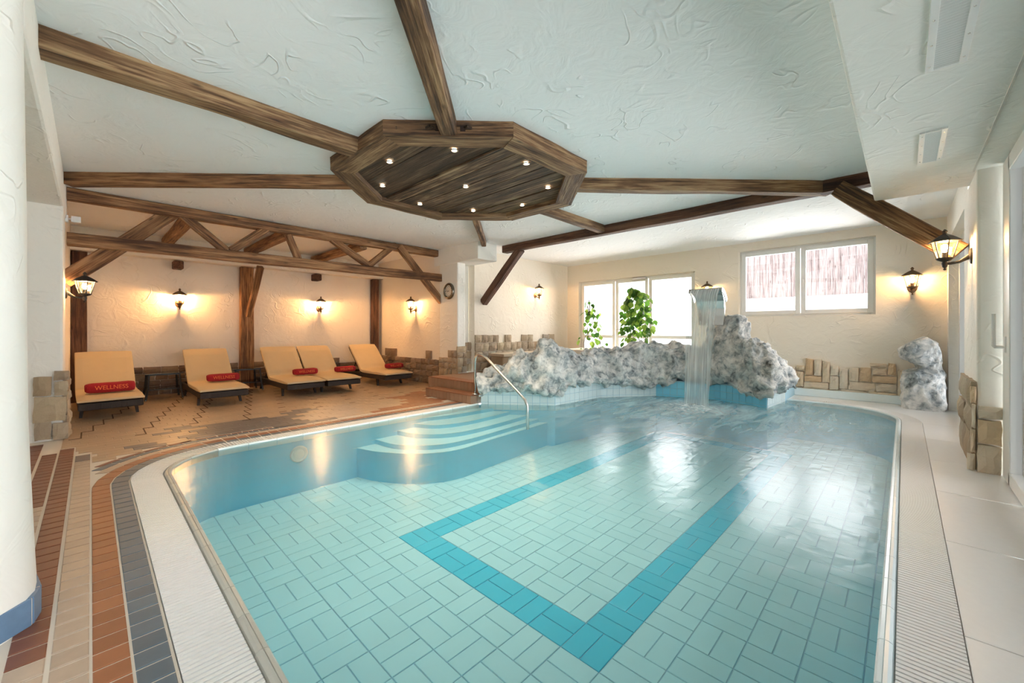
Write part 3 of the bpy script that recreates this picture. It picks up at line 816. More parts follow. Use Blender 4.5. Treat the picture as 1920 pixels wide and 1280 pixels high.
# radial beams
ap = OR*math.cos(math.radians(22.5))
def radial(ang, dist, w, h, label, mat=WOOD_OLD, rough=.008, start=None):
    d = Vector((math.cos(math.radians(ang)), math.sin(math.radians(ang)))); a = OC+d*((ap-.02) if start is None else start); e = OC+d*dist
    beam('ceiling_beam', (a.x, a.y, bz), (e.x, e.y, bz), w, h, mat, rough=rough, label=label, cat='beam', group='beams radiating from the octagon')
radial(180, OC.x-XL-.002, .17, .14, 'old ceiling beam from the octagon to the header at upper left')
radial(225, 3.4, .13, .13, 'grey ceiling beam from the octagon towards the top of the picture')
radial(135, 4.22, .13, .13, 'dark ceiling beam running level from the octagon to the left pillar', WOOD_WARM)
radial(45, 3.13, .09, .11, 'short stub of beam between the octagon and the white pillar head')
radial(0, XD-OC.x-.07, .12, .12, 'short ceiling beam from the octagon to the long dark beam')
radial(-45, 4.10, .14, .15, 'old ceiling beam running level from the octagon to the right soffit')
# long dark beam across the room with two struts
db = beam('ceiling_beam', (XD, 5.80, bz-.005), (XD, .25, bz-.005), .15, .15, WOOD_DARK, label='long dark brown beam crossing the room before the back windows', cat='beam')
beam('strut', (XD, 5.36, 2.70), (XD, YW-.02, 1.72), .15, .13, WOOD_DARK, db, (1, 0, 0))
beam('strut', (XD-.08, .52, 2.68), (XD-.12, -.37, 1.86), .17, .17, WOOD_OLD, db, (1, 0, 0), rough=.014)
# truss in front of the alcove
tr = empty('timber_truss', (2.4, YT, 2.14), label='brown timber truss with zigzag braces spanning the lounger alcove', cat='truss')
beam('top_chord', (XL+.01, YT, 2.735), (XP-.003, YT, 2.735), .14, .135, WOOD_WARM, tr)
beam('bottom_chord', (XL+.01, YT, 2.215), (XP+.10, YT-.11, 2.225), .13, .15, WOOD_WARM, tr)
def brace(p, q, w=.12, dy=0.0, mat=WOOD_WARM):
    a, c = onY(*p, YT+dy), onY(*q, YT+dy); beam('brace', a, c, .09, w, mat, tr, (0, 0, 1))
brace((118, 527), (322, 400), .17, .10); brace((336, 398), (424, 470), .11); brace((432, 470), (506, 424), .11); brace((540, 440), (560, 488), .10)
brace((622, 448), (690, 498), .11); brace((690, 499), (742, 458), .11); brace((748, 462), (834, 574), .13, -.08)
# joists behind the truss, post and stubs on the alcove wall
for i, xj in enumerate((.93, 2.16, 3.42)):
    beam('ceiling_joist', (xj, YT+.09, 2.70), (xj, YA-.02, 2.70), .13, .15, WOOD_WARM, label='joist behind the truss, '+('nearest the left lamp', 'above the middle post', 'nearest the right side wall')[i], cat='joist', group='joists behind the truss')
for xa, xb, lab in ((-.21, -.04, 'dark post behind the leftmost lounger'), (4.74, 4.90, 'dark post in the right corner of the alcove')):
    beam('timber_post', ((xa+xb)/2, YA-.085, 0), ((xa+xb)/2, YA-.085, 2.39), xb-xa, .14, WOOD_DARK, up=(0, 1, 0), label=lab, cat='post', group='posts of the alcove wall')
pm = beam('timber_post', (2.13, YA-.085, 0), (2.13, YA-.085, 2.39), .22, .14, WOOD_WARM, up=(0, 1, 0), label='reddish post with a strut in the middle of the alcove wall', cat='post', group='posts of the alcove wall')
beam('strut', onY(466, 592, YA-.15), onY(488, 500, YA-.75), .10, .10, WOOD_WARM, pm, (1, 0, 0))
for i, xs in enumerate((1.07, 3.44)):
    beam('beam_stub', (xs, YA-.22, 2.31), (xs, YA, 2.31), .14, .14, WOOD_DARK, label='short beam end above '+('the second lounger', 'the pair of loungers')[i], cat='beam', group='beam ends under the ledge')
# ================================================================== rock
def smooth_path(P, m=40):
    P = [Vector(p) for p in P]; out = []
    for i in range(len(P)-1):
        p0, p1, p2, p3 = P[max(i-1, 0)], P[i], P[i+1], P[min(i+2, len(P)-1)]
        for k in range(m):
            u = k/m; out.append(.35*(.5*((2*p1)+(p2-p0)*u+(2*p0-5*p1+4*p2-p3)*u*u+(3*p1-p0-3*p2+p3)*u**3))+.65*(p1+(p2-p1)*u))
    out.append(P[-1]); return out
hp = [(0, .42), (.25, .60), (.5, .80), (.65, .74), (.8, 1.02), (1.0, 1.02), (1.15, .86), (1.5, .80), (2.0, .83), (2.5, .86), (3.0, .93), (3.4, .95), (3.75, .82), (3.95, 1.25), (4.1, 1.40), (4.35, 1.33), (4.55, 1.05), (4.8, .95), (5.0, .92), (5.4, .82), (5.75, .60), (6.0, .30)]
def interp(t, T_):
    for (a, va), (b_, vb) in zip(T_, T_[1:]):
        if t <= b_: return va+(vb-va)*(t-a)/(b_-a)
    return T_[-1][1]
bp_ = [(0, .12), (.4, .16), (.7, .15), (1.0, .06), (1.3, .16), (1.8, .20), (2.3, .14), (2.8, .08), (3.1, .12), (3.6, .24), (4.2, .24), (4.6, .12), (4.9, .07), (5.3, .2), (6, .1)]
path = smooth_path(ROCKP); m = len(path)
NS, NTt = m, 64
vs = []
for i in range(m):
    t = i/40; p = path[i]; d = (path[min(i+3, m-1)]-path[max(i-3, 0)]).normalized(); nr = Vector((d.y, -d.x))
    top = interp(t, hp); zb = interp(t, bp_)+.07
    sec = [(-.05, zb+.06), (.06, zb), (.15, zb+.06), (.16, zb+.25*(top-zb)), (.12, zb+.6*(top-zb)), (.04, zb+.88*(top-zb)), (-.07, top), (-.22, top-.02), (-.34, zb+.6*(top-zb)), (-.38, .24)]
    for j in range(NTt):
        u = j/(NTt-1)*(len(sec)-1); k = min(int(u), len(sec)-2); fr = u-k; fr = fr*fr*(3-2*fr)*.5+fr*.5
        o_ = sec[k][0]+(sec[k+1][0]-sec[k][0])*fr; z_ = sec[k][1]+(sec[k+1][1]-sec[k][1])*fr
        vs.append(Vector((p.x+nr.x*o_, p.y+nr.y*o_, z_)))
fs = [(i*NTt+j, i*NTt+j+1, (i+1)*NTt+j+1, (i+1)*NTt+j) for i in range(m-1) for j in range(NTt-1)]
def rockify(vs, fs, amp=1.0, sc=1.0):
    me = bpy.data.meshes.new('tmp'); me.from_pydata([tuple(v) for v in vs], [], fs); me.update()
    nrm = [v.normal.copy() for v in me.vertices]; bpy.data.meshes.remove(me); out = []
    for v, nv in zip(vs, nrm):
        q = v*sc; w = q+noise.noise_vector(q*3)*.12
        a = noise.fractal(w*2.0, 1.0, 2.0, 4); dd = noise.voronoi(Vector((w.x*4.6, w.y*4.6, w.z*3.4)))[0]; c = noise.voronoi(w*11)[0]
        h = .07*a+.20*(dd[0]-.52)+.085*(c[0]-.48)
        out.append(v+nv*h*amp)
    return out
# orientation: outward normals must face the pool
_a = fs[10*NTt+20] if len(fs) > 10*NTt+20 else fs[0]
_n = (vs[_a[1]]-vs[_a[0]]).cross(vs[_a[2]]-vs[_a[0]])
_ctr = vs[_a[0]]
if _n.dot(Vector((-1, -.8, 0))) < 0: fs = [f[::-1] for f in fs]
b = MB(); b.add(rockify(vs, fs, 1.0), fs)
rock = b.obj('rock_wall', ROCK, smooth=True, label='long grey craggy artificial rock wall behind the pool', cat='rock')
# free standing boulder by the right end of the stones
def boulder(c, prof, n=72, rows=60):
    vs = []; fs = []
    for i in range(rows+1):
        z = i/rows*prof[-1][0]; r = interp(z, [(a, b_) for a, b_, _, _ in prof]); ox = interp(z, [(a, o_) for a, _, o_, _ in prof]); oy = interp(z, [(a, o_) for a, _, _, o_ in prof])
        for k in range(n):
            a = 2*math.pi*k/n; e = (abs(math.cos(a))**3+abs(math.sin(a))**3)**(-1/3)
            vs.append(Vector((c[0]+ox+r*e*math.cos(a)*.8, c[1]+oy+r*e*math.sin(a), z)))
    for i in range(rows):
        for k in range(n): fs.append((i*n+k, i*n+(k+1) % n, (i+1)*n+(k+1) % n, (i+1)*n+k))
    fs.append(tuple(rows*n+k for k in range(n)))
    return vs, fs
vs, fs = boulder((8.28, -.20), [(0, .23, 0, 0), (.30, .24, 0, 0), (.52, .22, 0, -.0), (.58, .12, .05, -.06), (.63, .13, .05, -.05), (.72, .22, 0, .03), (.86, .22, 0, .05), (.96, .15, .02, .0), (1.02, .02, .02, -.02)])
b = MB(); b.add([v if v.z < .02 else w for v, w in zip(vs, rockify(vs, fs, .33, 1.2))], fs)
b.obj('boulder', ROCK, smooth=True, label='pale grey double boulder standing at the right end of the stone cladding', cat='rock')

# steps with tiled risers beside the pillar
st = empty('tiled_steps', (4.3, 5.4, 0), label='two low brown tiled steps rising to the white pillar', cat='steps')
def step_block(x0, x1, y0, y1, z0, z1):
    b = MB(); b.box((x0+.012, y0+.012, z0), (x1, y1, z1-.012)); b.obj('step_core', GROUT_D, st)
    k = int((y1-y0)/.095); w = (y1-y0)/k
    for j in range(k):
        bb = MB(); bb.box((x0, y0+j*w+.003, z0+.004), (x0+.013, y0+(j+1)*w-.003, z1-.014)); bb.obj('riser_tile', T_STEP, st)
        bb = MB(); bb.box((x0-.004, y0+j*w+.003, z1-.012), (x0+.24, y0+(j+1)*w-.003, z1)); bb.obj('tread_tile', T_RED if z0 < .1 else T_STEP, st)
    k = max(1, int((x1-x0)/.1)); w = (x1-x0)/k
    for j in range(k):
        bb = MB(); bb.box((x0+j*w+.003, y0, z0+.004), (x0+(j+1)*w-.003, y0+.013, z1-.014)); bb.obj('riser_tile', T_STEP, st)
step_block(4.0, 4.27, 4.86, 6.08, 0, .14)
step_block(4.27, 5.0, 4.88, 6.40, .0, .29)
b = MB(); b.box((4.50, 4.9, .27), (8.55, YW-.07, .291)); b.obj('platform', T_STEP, st)
# stone bench slab behind the rock
b = MB(); b.box((5.75, 5.95, .30), (7.2, YW-.13, .60)); be = b.obj('bench', STONE_M, bevel=.02, label='low stone bench behind the left hump of the rock', cat='bench')
b = MB(); b.box((5.70, 5.88, .60), (7.25, YW-.13, .66)); b.obj('seat_slab', STONE_L, be, bevel=.01)
# planter ledge behind the middle of the rock
b = MB(); b.box((7.15, 3.4, .293), (8.45, 5.6, .72)); pl = b.obj('planter', PLASTER, label='cream planter ledge between the rock and the glazed door', cat='planter', bevel=.01)

# handrail
b = MB()
hr = [(4.125, 4.90, .14), (4.125, 4.90, .66), (4.13, 4.88, .73), (4.135, 4.82, .765), (4.14, 4.74, .755), (4.15, 4.66, .715), (4.195, 4.00, .235), (4.20, 3.90, .16), (4.205, 3.86, .08), (4.205, 3.855, -.02), (4.205, 3.855, -.25)]
b.tube(hr, .021, 12); hrail = b.obj('handrail', STEEL, smooth=True, label='bent stainless steel handrail beside the pool entry steps', cat='handrail')
b = MB(); b.lathe([(.001, 0), (.05, 0), (.05, .008), (.024, .016), (.022, .02)], 20, (4.125, 4.90, .1405)); b.obj('flange', STEEL, hrail, smooth=True)

# waterfall spout and sheet
sp = empty('waterfall_spout', (6.75, 2.26, 1.25), label='curved stainless steel waterfall spout on top of the rock', cat='waterfall spout')
prof = [(6.88, 1.22), (6.90, 1.36), (6.885, 1.50), (6.83, 1.63), (6.74, 1.73), (6.64, 1.785), (6.575, 1.795)]
def sheet_solid(prof, ya, yb, th, mat, name, parent, taper=0):
    b = MB(); n = len(prof); P = [Vector(p) for p in prof]; vs = []
    for i, p in enumerate(P):
        t = (P[min(i+1, n-1)]-P[max(i-1, 0)]).normalized(); nr = Vector((-t.y, t.x)); u = i/(n-1); k = taper*(1-u)
        for s_ in (0, 1): q = p+nr*th*s_; vs += [(q.x, ya+k, q.y), (q.x, yb-k, q.y)]
    fs = []
    for i in range(n-1):
        a = i*4; c = a+4; fs += [(a, a+1, c+1, c), (a+2, c+2, c+3, a+3), (a, c, c+2, a+2), (a+1, a+3, c+3, c+1)]
    fs += [(0, 2, 3, 1), (n*4-4, n*4-3, n*4-1, n*4-2)]
    b.add(vs, fs); return b.obj(name, mat, parent)
sheet_solid(prof, 2.03, 2.505, .05, STEEL, 'spout_body', sp, .05)
sheet_solid([(p[0]-.0, p[1]+.002) for p in prof[3:]], 2.015, 2.03, .07, STEEL, 'side_lip', sp); sheet_solid(prof[3:], 2.505, 2.52, .07, STEEL, 'side_lip', sp)
fall = [(6.58, 1.79)]+[(6.575-.62*math.sqrt(max(0, (1.79-z)*2/9.81)), z) for z in [1.78-i*.0985 for i in range(1, 19)]]
fall = [(x, max(z, .0)) for x, z in fall]
b = MB(); NY = 24; vs = []
for i, (x, z) in enumerate(fall):
    u = i/(len(fall)-1)
    for j in range(NY+1):
        v = j/NY; y = 2.045+.445*v; y = 2.27+(y-2.27)*(1-.22*u)
        vs.append((x-6.4+.012*noise.noise((v*9, u*2.5, 0))*u, y-2.27, z))
b.add(vs, [(i*(NY+1)+j, i*(NY+1)+j+1, (i+1)*(NY+1)+j+1, (i+1)*(NY+1)+j) for i in range(len(fall)-1) for j in range(NY)])
o = link('water_sheet', b.mesh('water_sheet', SHEET, True), matrix=Matrix.Translation((6.4, 2.27, 0)), label='veil of water falling from the spout into the pool', cat='waterfall', kind='stuff')
# frothing water at the foot of the fall
b = MB(); cx, cy = fall[-1][0], 2.27; vs = [(cx, cy, .05)]; fs = []; RR, AA = 14, 48
for i in range(1, RR+1):
    r = i/RR
    for k in range(AA):
        a = 2*math.pi*k/AA; x, y = cx-.12+math.cos(a)*(.88 if math.cos(a) < 0 else .62)*r, cy+.02+math.sin(a)*.88*r
        hh = .05*(1-r)**3+.02*(1-r)**1.5*(.6+noise.noise((x*11, y*11, 1)))
        vs.append((x, y, -.004+max(0, hh)))
fs += [(0, 1+k, 1+(k+1) % AA) for k in range(AA)]
for i in range(RR-1):
    for k in range(AA): a = 1+i*AA; fs.append((a+k, a+AA+k, a+AA+(k+1) % AA, a+(k+1) % AA))
b.add(vs, fs); b.obj('foam', FOAM, smooth=True, label='white froth where the waterfall hits the pool', cat='foam', kind='stuff')

# ================================================================== windows and door
def bar(b, a, c): b.box(a, c)
def casement(parent_name, y0, y1, z0, z1, label, splits, xw=XB+.10, rails=None):
    root = empty(parent_name, (xw, (y0+y1)/2, z0), label=label, kind='structure')
    fw, dp = .055, .07
    b = MB(); b.box((xw, y0, z0), (xw+dp, y0+fw, z1)); b.box((xw, y1-fw, z0), (xw+dp, y1, z1)); b.box((xw, y0+fw, z1-fw), (xw+dp, y1-fw, z1)); b.box((xw, y0+fw, z0), (xw+dp, y1-fw, z0+fw))
    b.obj('window_frame', WHITEF, root, bevel=.006)
    for (a, c) in splits:
        b = MB(); sw = .075; x = xw-.012
        b.box((x, a, z0+.03), (x+.06, a+sw, z1-.03)); b.box((x, c-sw, z0+.03), (x+.06, c, z1-.03)); b.box((x, a+sw, z1-.03-sw), (x+.06, c-sw, z1-.03)); b.box((x, a+sw, z0+.03), (x+.06, c-sw, z0+.03+sw))
        if rails: b.box((x, a+sw, rails), (x+.06, c-sw, rails+.07))
        s_ = b.obj('sash', WHITEF, root, bevel=.006)
        b = MB(); b.box((x+.025, a+sw-.005, z0+.03), (x+.033, c-sw+.005, z1-.03)); b.obj('pane', GLASS, s_)
    return root
w2 = casement('window_2', WB[0], WB[1], WB[2], WB[3], 'white two-sash window high in the back wall right of the waterfall', [(WB[0]+.03, 1.345), (1.355, WB[1]-.03)])
b = MB(); b.box((XB+.062, 1.30, 1.98), (XB+.088, 1.325, 2.05)); b.box((XB+.045, 1.302, 1.90), (XB+.062, 1.322, 2.04)); b.obj('window_handle', WHITEP, w2, bevel=.004)
w1 = casement('window_1', WA[0], WA[1], WA[2], WA[3], 'white glazed door unit with side lights behind the plants', [(WA[0]+.03, 4.23), (4.25, 5.08), (5.10, WA[1]-.03)], rails=.95)
b = MB(); b.box((XB+.04, 4.28, 2.30), (XB+.09, 4.62, 2.36)); b.obj('door_closer', STEEL, w1, bevel=.005)
b = MB(); b.tube([(XB+.09, 5.02, 1.16), (XB+.04, 5.02, 1.16), (XB+.04, 4.92, 1.16)], .01, 8); b.obj('door_handle', STEEL, w1)
# outdoors: pale courtyard wall topped by a weathered board fence
t = NT('courtyard_wall'); t.principled((.95, .95, .95), .9); CW = t.m
b = MB(); b.box((11.4, -3.5, -.2), (11.6, 9.5, 1.93)); yard = b.obj('courtyard_wall', CW, label='white courtyard wall seen through the back windows', cat='wall')
FB = m_wood('fence_grey', (.13, .095, .095), (.27, .22, .22), (.34, .29, .29))
fence = empty('board_fence', (11.5, 1.5, 1.93), label='weathered board fence above the white courtyard wall', cat='fence')
fb = beam_mesh(1.5, .13, .03, FB, 77, .004)
y = -2.5
while y < 4.2:
    link('board', fb, fence, matrix=frame_matrix((11.45+random.uniform(-.01, .01), y, 1.93), (0, 0, 1), (1, 0, 0))); y += .133
for zr in (2.3, 3.0): beam('rail', (11.50, -2.6, zr), (11.50, 4.3, zr), .05, .07, FB, fence)
# sliding door front on the right
door = empty('door_1', (2, YD, 0), label='tall white framed sliding glass door at the right edge', kind='structure')
b = MB(); b.box((4.80, YD-.10, 0), (4.93, YD-.005, ZS)); b.box((-2.4, YD-.10, ZS-.04), (4.93, YD-.005, ZS)); b.box((-2.4, YD-.12, -.01), (4.93, YD-.04, .012)); b.obj('door_frame', WHITEF, door, bevel=.006)
b = MB(); b.box((4.56, YD-.05, .015), (4.82, YD+.02, ZS-.03)); b.box((1.5, YD-.05, ZS-.15), (4.6, YD+.02, ZS-.03)); b.box((1.5, YD-.05, .015), (4.6, YD+.02, .11)); b.box((1.40, YD-.05, .015), (1.52, YD+.02, ZS-.03)); leaf = b.obj('door_leaf', WHITEF, door, bevel=.006)
b = MB(); b.box((1.5, YD-.022, .1), (4.6, YD-.012, ZS-.1)); b.obj('pane', GLASS, leaf)
b = MB(); b.box((-2.4, YD-.09, .012), (1.4, YD-.08, ZS-.04)); b.obj('pane', GLASS, door)
b = MB(); b.box((4.66, YD+.02, .98), (4.72, YD+.03, 1.10)); b.tube([(4.69, YD+.02, 1.02), (4.69, YD+.075, 1.02), (4.69, YD+.08, 1.03), (4.69, YD+.08, 1.27)], .0115, 8); b.obj('door_handle', WHITEP, leaf)
# ================================================================== lanterns
def make_lantern(metal, name, label, glow, arm=.13):
    """wall lantern, local +Y points away from the wall, origin on the wall at the arm"""
    r = empty(name, (0, 0, 0), label=label, cat='wall lamp', group='carriage lanterns on the walls')
    def part(n, b, m, par=r, smooth=False): return b.obj(n, m, par, smooth=smooth, world=False)
    b = MB(); b.lathe([(.001, 0), (.055, 0), (.05, .012), (.03, .02), (.001, .022)], 18)
    v = [(x, z, y*1.35) for x, y, z in b.v]; b.v = v; b.f = [f[::-1] for f in b.f]; part('wall_plate', b, metal)
    b = MB(); b.tube([(0, .01, .0), (0, arm*.45, -.045), (0, arm*.8, -.055), (0, arm, -.05)], [.024, .013, .012, .014], 10); part('arm', b, metal)
    c = (0, arm, 0)
    b = MB(); b.lathe([(.001, -.115), (.012, -.108), (.006, -.095), (.018, -.08), (.022, -.05), (.016, -.035), (.05, -.02), (.062, -.005), (.062, .0), (.001, .0)], 12, c); part('base_cup', b, metal)
    b = MB(); n6 = 6
    for k in range(n6):
        a = 2*math.pi*k/n6+.26; b.tube([(c[0]+.056*math.cos(a), c[1]+.056*math.sin(a), 0), (c[0]+.092*math.cos(a), c[1]+.092*math.sin(a), .15)], .0045, 6)
    part('cage', b, metal)
    b = MB(); vs = []; 
    for rr_, zz in ((.054, .002), (.088, .148)):
        for k in range(6): a = 2*math.pi*k/6+.26; vs.append((c[0]+rr_*math.cos(a), c[1]+rr_*math.sin(a), zz))
    b.add(vs, [(k, (k+1) % 6, 6+(k+1) % 6, 6+k) for k in range(6)]); part('glass', b, LGLASS)
    b = MB(); b.lathe([(.115, .146), (.118, .150), (.075, .185), (.045, .205), (.022, .218), (.014, .222), (.014, .235), (.022, .243), (.008, .262), (.001, .268)], 6, c, ph=.26); part('roof', b, metal)
    b = MB(); b.lathe([(.001, .0), (.018, .0), (.018, .05), (.001, .05)], 12, c); part('lamp_holder', b, metal)
    b = MB(); b.lathe([(.001, .05), (.013, .055), (.026, .085), (.024, .11), (.012, .125), (.001, .128)], 14, c); part('bulb', b, BULB, smooth=True)
    return r
def put_lantern(metal, loc, rz, label, power, scale=1.0, arm=.13):
    r = make_lantern(metal, 'wall_lantern', label, power, arm)
    r.location = loc; r.rotation_euler = (0, 0, rz); r.scale = (scale,)*3
    l = bpy.data.lights.new('lantern_light', 'POINT'); l.energy = power; l.color = (1, .53, .21); l.shadow_soft_size = .025
    o = bpy.data.objects.new('lantern_light', l); COL.objects.link(o)
    o.location = Matrix.Translation(loc) @ Matrix.Rotation(rz, 4, 'Z') @ Vector((0, arm*scale, .13*scale))
PI = math.pi
put_lantern(BRONZE, (1.10, YA, 1.63), PI, 'lit bronze lantern above the gap between first and second lounger', 21, 1.0)
put_lantern(BRONZE, (3.53, YA, 1.63), PI, 'lit bronze lantern above the pair of loungers', 21, 1.0)
put_lantern(BRONZE, (XP, 7.94, 1.62), PI/2, 'lit bronze lantern on the alcove side wall left of the clock', 21, 1.0)
put_lantern(BLACK, (XL, 7.0, 1.575), -PI/2, 'lit black lantern under the truss brace at the far left', 12, .95, .16)
put_lantern(BRONZE, (7.31, YW, 1.98), PI, 'lit bronze lantern on the cream wall left of the glazed door', 10, 1.0)
put_lantern(BRONZE, (XB, -.09, 1.80), PI/2, 'lit bronze lantern on the back wall right of the window', 8, 1.1)
put_lantern(BLACK, (5.30, -.435, 1.80), 0, 'lit black lantern on the right pillar under the strut', 6, .98, .17)
put_lantern(BRONZE, (XB, 2.88, 1.86), PI/2, 'bronze lantern peeking over the waterfall spout', 2, 1.0)

# ================================================================== clock
ck = empty('wall_clock', (XP, 6.70, 1.93), label='round chrome wall clock on the white pillar', cat='clock')
MC = Matrix(((0, 0, -1, XP-.001), (-1, 0, 0, 6.70), (0, 1, 0, 1.93), (0, 0, 0, 1)))
b = MB(); b.lathe([(.115, 0), (.165, 0), (.168, .02), (.150, .042), (.125, .045), (.118, .03)], 40, caps=False); link('rim', b.mesh('rim', plain('dark_chrome', (.22, .20, .17), .25, 1.0), True), ck, matrix=MC)
b = MB(); b.lathe([(.001, .0), (.12, .0), (.12, .022), (.001, .022)], 40); dial = link('dial', b.mesh('dial', plain('dial_silver', (.74, .70, .62), .5)), ck, matrix=MC)
for k in range(12):
    a = 2*PI*k/12; b = MB(); w = .008 if k % 3 else .012
    c_, s_ = math.cos(a), math.sin(a)
    vs = [(rr_*s_+q*c_, rr_*c_-q*s_, zz) for zz in (.022, .0245) for rr_, q in ((.085, -w/2), (.108, -w/2), (.108, w/2), (.085, w/2))]
    b.add(vs, [(0, 1, 2, 3), (7, 6, 5, 4), (0, 4, 5, 1), (1, 5, 6, 2), (2, 6, 7, 3), (3, 7, 4, 0)]); link('hour_mark', b.mesh('hour_mark', BLACK), dial, matrix=MC)
for ang, ln_, w in ((2*PI*.70, .055, .009), (2*PI*.78, .085, .006)):
    b = MB(); c_, s_ = math.cos(ang), math.sin(ang)
    vs = [(rr_*s_+q*c_, rr_*c_-q*s_, zz) for zz in (.026, .028) for rr_, q in ((-.015, -w/2), (ln_, -w/3), (ln_, w/3), (-.015, w/2))]
    b.add(vs, [(0, 1, 2, 3), (7, 6, 5, 4), (0, 4, 5, 1), (1, 5, 6, 2), (2, 6, 7, 3), (3, 7, 4, 0)]); link('hand', b.mesh('hand', BLACK), ck, matrix=MC)

# ================================================================== loungers, towels, tables
def make_lounger():
    """feet end at local y=0, head end towards +Y, origin on the floor"""
    r = empty('sun_lounger', (0, 0, 0), label='x', cat='sun lounger', group='cream loungers in the alcove')
    Wd = .60; SB = 1.02                        # width, seat length
    b = MB(); b.box((-Wd/2, 0, .135), (Wd/2, .045, .225)); b.box((-Wd/2, .045, .135), (-Wd/2+.045, 1.85, .225)); b.box((Wd/2-.045, .045, .135), (Wd/2, 1.85, .225)); b.box((-Wd/2, 1.85, .17), (Wd/2, 1.895, .225)); b.box((-Wd/2+.045, .045, .185), (Wd/2-.045, SB, .215)); b.obj('frame', WICKER, r, world=False, bevel=.012)
    for sx in (-1, 1):
        for y in (.42, 1.62):
            b = MB(); x = sx*(Wd/2-.05); dy = -.06 if y < 1 else .05
            b.add([(x-.02, y-.03, .175), (x+.02, y-.03, .175), (x+.02, y+.03, .175), (x-.02, y+.03, .175), (x-.015+sx*.02, y-.02+dy, 0), (x+.015+sx*.02, y-.02+dy, 0), (x+.015+sx*.02, y+.02+dy, 0), (x-.015+sx*.02, y+.02+dy, 0)], [(0, 1, 2, 3), (7, 6, 5, 4), (0, 4, 5, 1), (1, 5, 6, 2), (2, 6, 7, 3), (3, 7, 4, 0)]); b.obj('leg', WICKER, r, world=False)
    ang = math.radians(43); L = .80; c_, s_ = math.cos(ang), math.sin(ang)
    b = MB(); vs = []
    for t_, n_ in ((0, 0), (L, 0), (L, -.03), (0, -.03)):
        for x in (-Wd/2, Wd/2): vs.append((x, SB+t_*c_-n_*s_, .222+t_*s_+n_*c_))
    b.add(vs, [(0, 1, 3, 2), (2, 3, 5, 4), (4, 5, 7, 6), (6, 7, 1, 0), (0, 2, 4, 6), (1, 7, 5, 3)]); b.obj('backrest', WICKER, r, world=False, bevel=.006)
    b = MB()
    for sx in (-1, 1): b.tube([(sx*.2, SB+.5*c_, .20+.5*s_), (sx*.2, SB+.62, .2)], .012, 6)
    b.obj('prop', WICKER, r, world=False)
    # bent cushion
    path = [(-.03, .0), (.25, 0), (.55, 0), (.85, .0), (SB-.06, .004), (SB+.02, .02), (SB+.08, .065)] + [(SB+t_*c_, t_*s_) for t_ in (.18, .35, .5, .65, L+.02)]
    n = len(path); vs = []; m = 8; th = .055
    for i, (y, z) in enumerate(path):
        a = Vector(path[max(i-1, 0)]); c = Vector(path[min(i+1, n-1)]); t_ = (c-a).normalized(); nr = Vector((-t_.y, t_.x))
        e = .6 if i in (0, n-1) else 1
        ring = []
        for k in range(m+1):
            u = k/m; x = (u-.5)*(Wd+.02); pil = (1-(2*u-1)**6)*.010
            ring.append((x, y+nr.x*(th*e+pil), .228+z+nr.y*(th*e+pil)))
        for k in range(m, -1, -1): u = k/m; ring.append(((u-.5)*(Wd+.02), y+nr.x*th*(1-e)*.5, .228+z+nr.y*th*(1-e)*.5))
        vs += ring
    R_ = 2*(m+1); fs = []
    for i in range(n-1):
        for k in range(R_): fs.append((i*R_+k, i*R_+(k+1) % R_, (i+1)*R_+(k+1) % R_, (i+1)*R_+k))
    fs += [tuple(range(R_-1, -1, -1)), tuple((n-1)*R_+k for k in range(R_))]
    b = MB(); b.add(vs, fs); o = b.obj('cushion', CREAM, r, world=False, bevel=.012); 
    return r
proto = make_lounger()
LG = [(.19, 7.46, .03, 'leftmost cream lounger, beside the left pillar'), (1.39, 7.46, .0, 'second cream lounger from the left, between the two glass tables'), (2.55, 7.50, .0, 'left lounger of the close pair in the middle'), (3.20, 7.50, .0, 'right lounger of the close pair in the middle'), (4.33, 7.55, .02, 'rightmost cream lounger, near the clock pillar')]
for i, (x, y, a, lab) in enumerate(LG):
    o = proto if i == 0 else copy_tree(proto)
    o.location = (x, y, 0); o.rotation_euler = (0, 0, a); o['label'] = lab
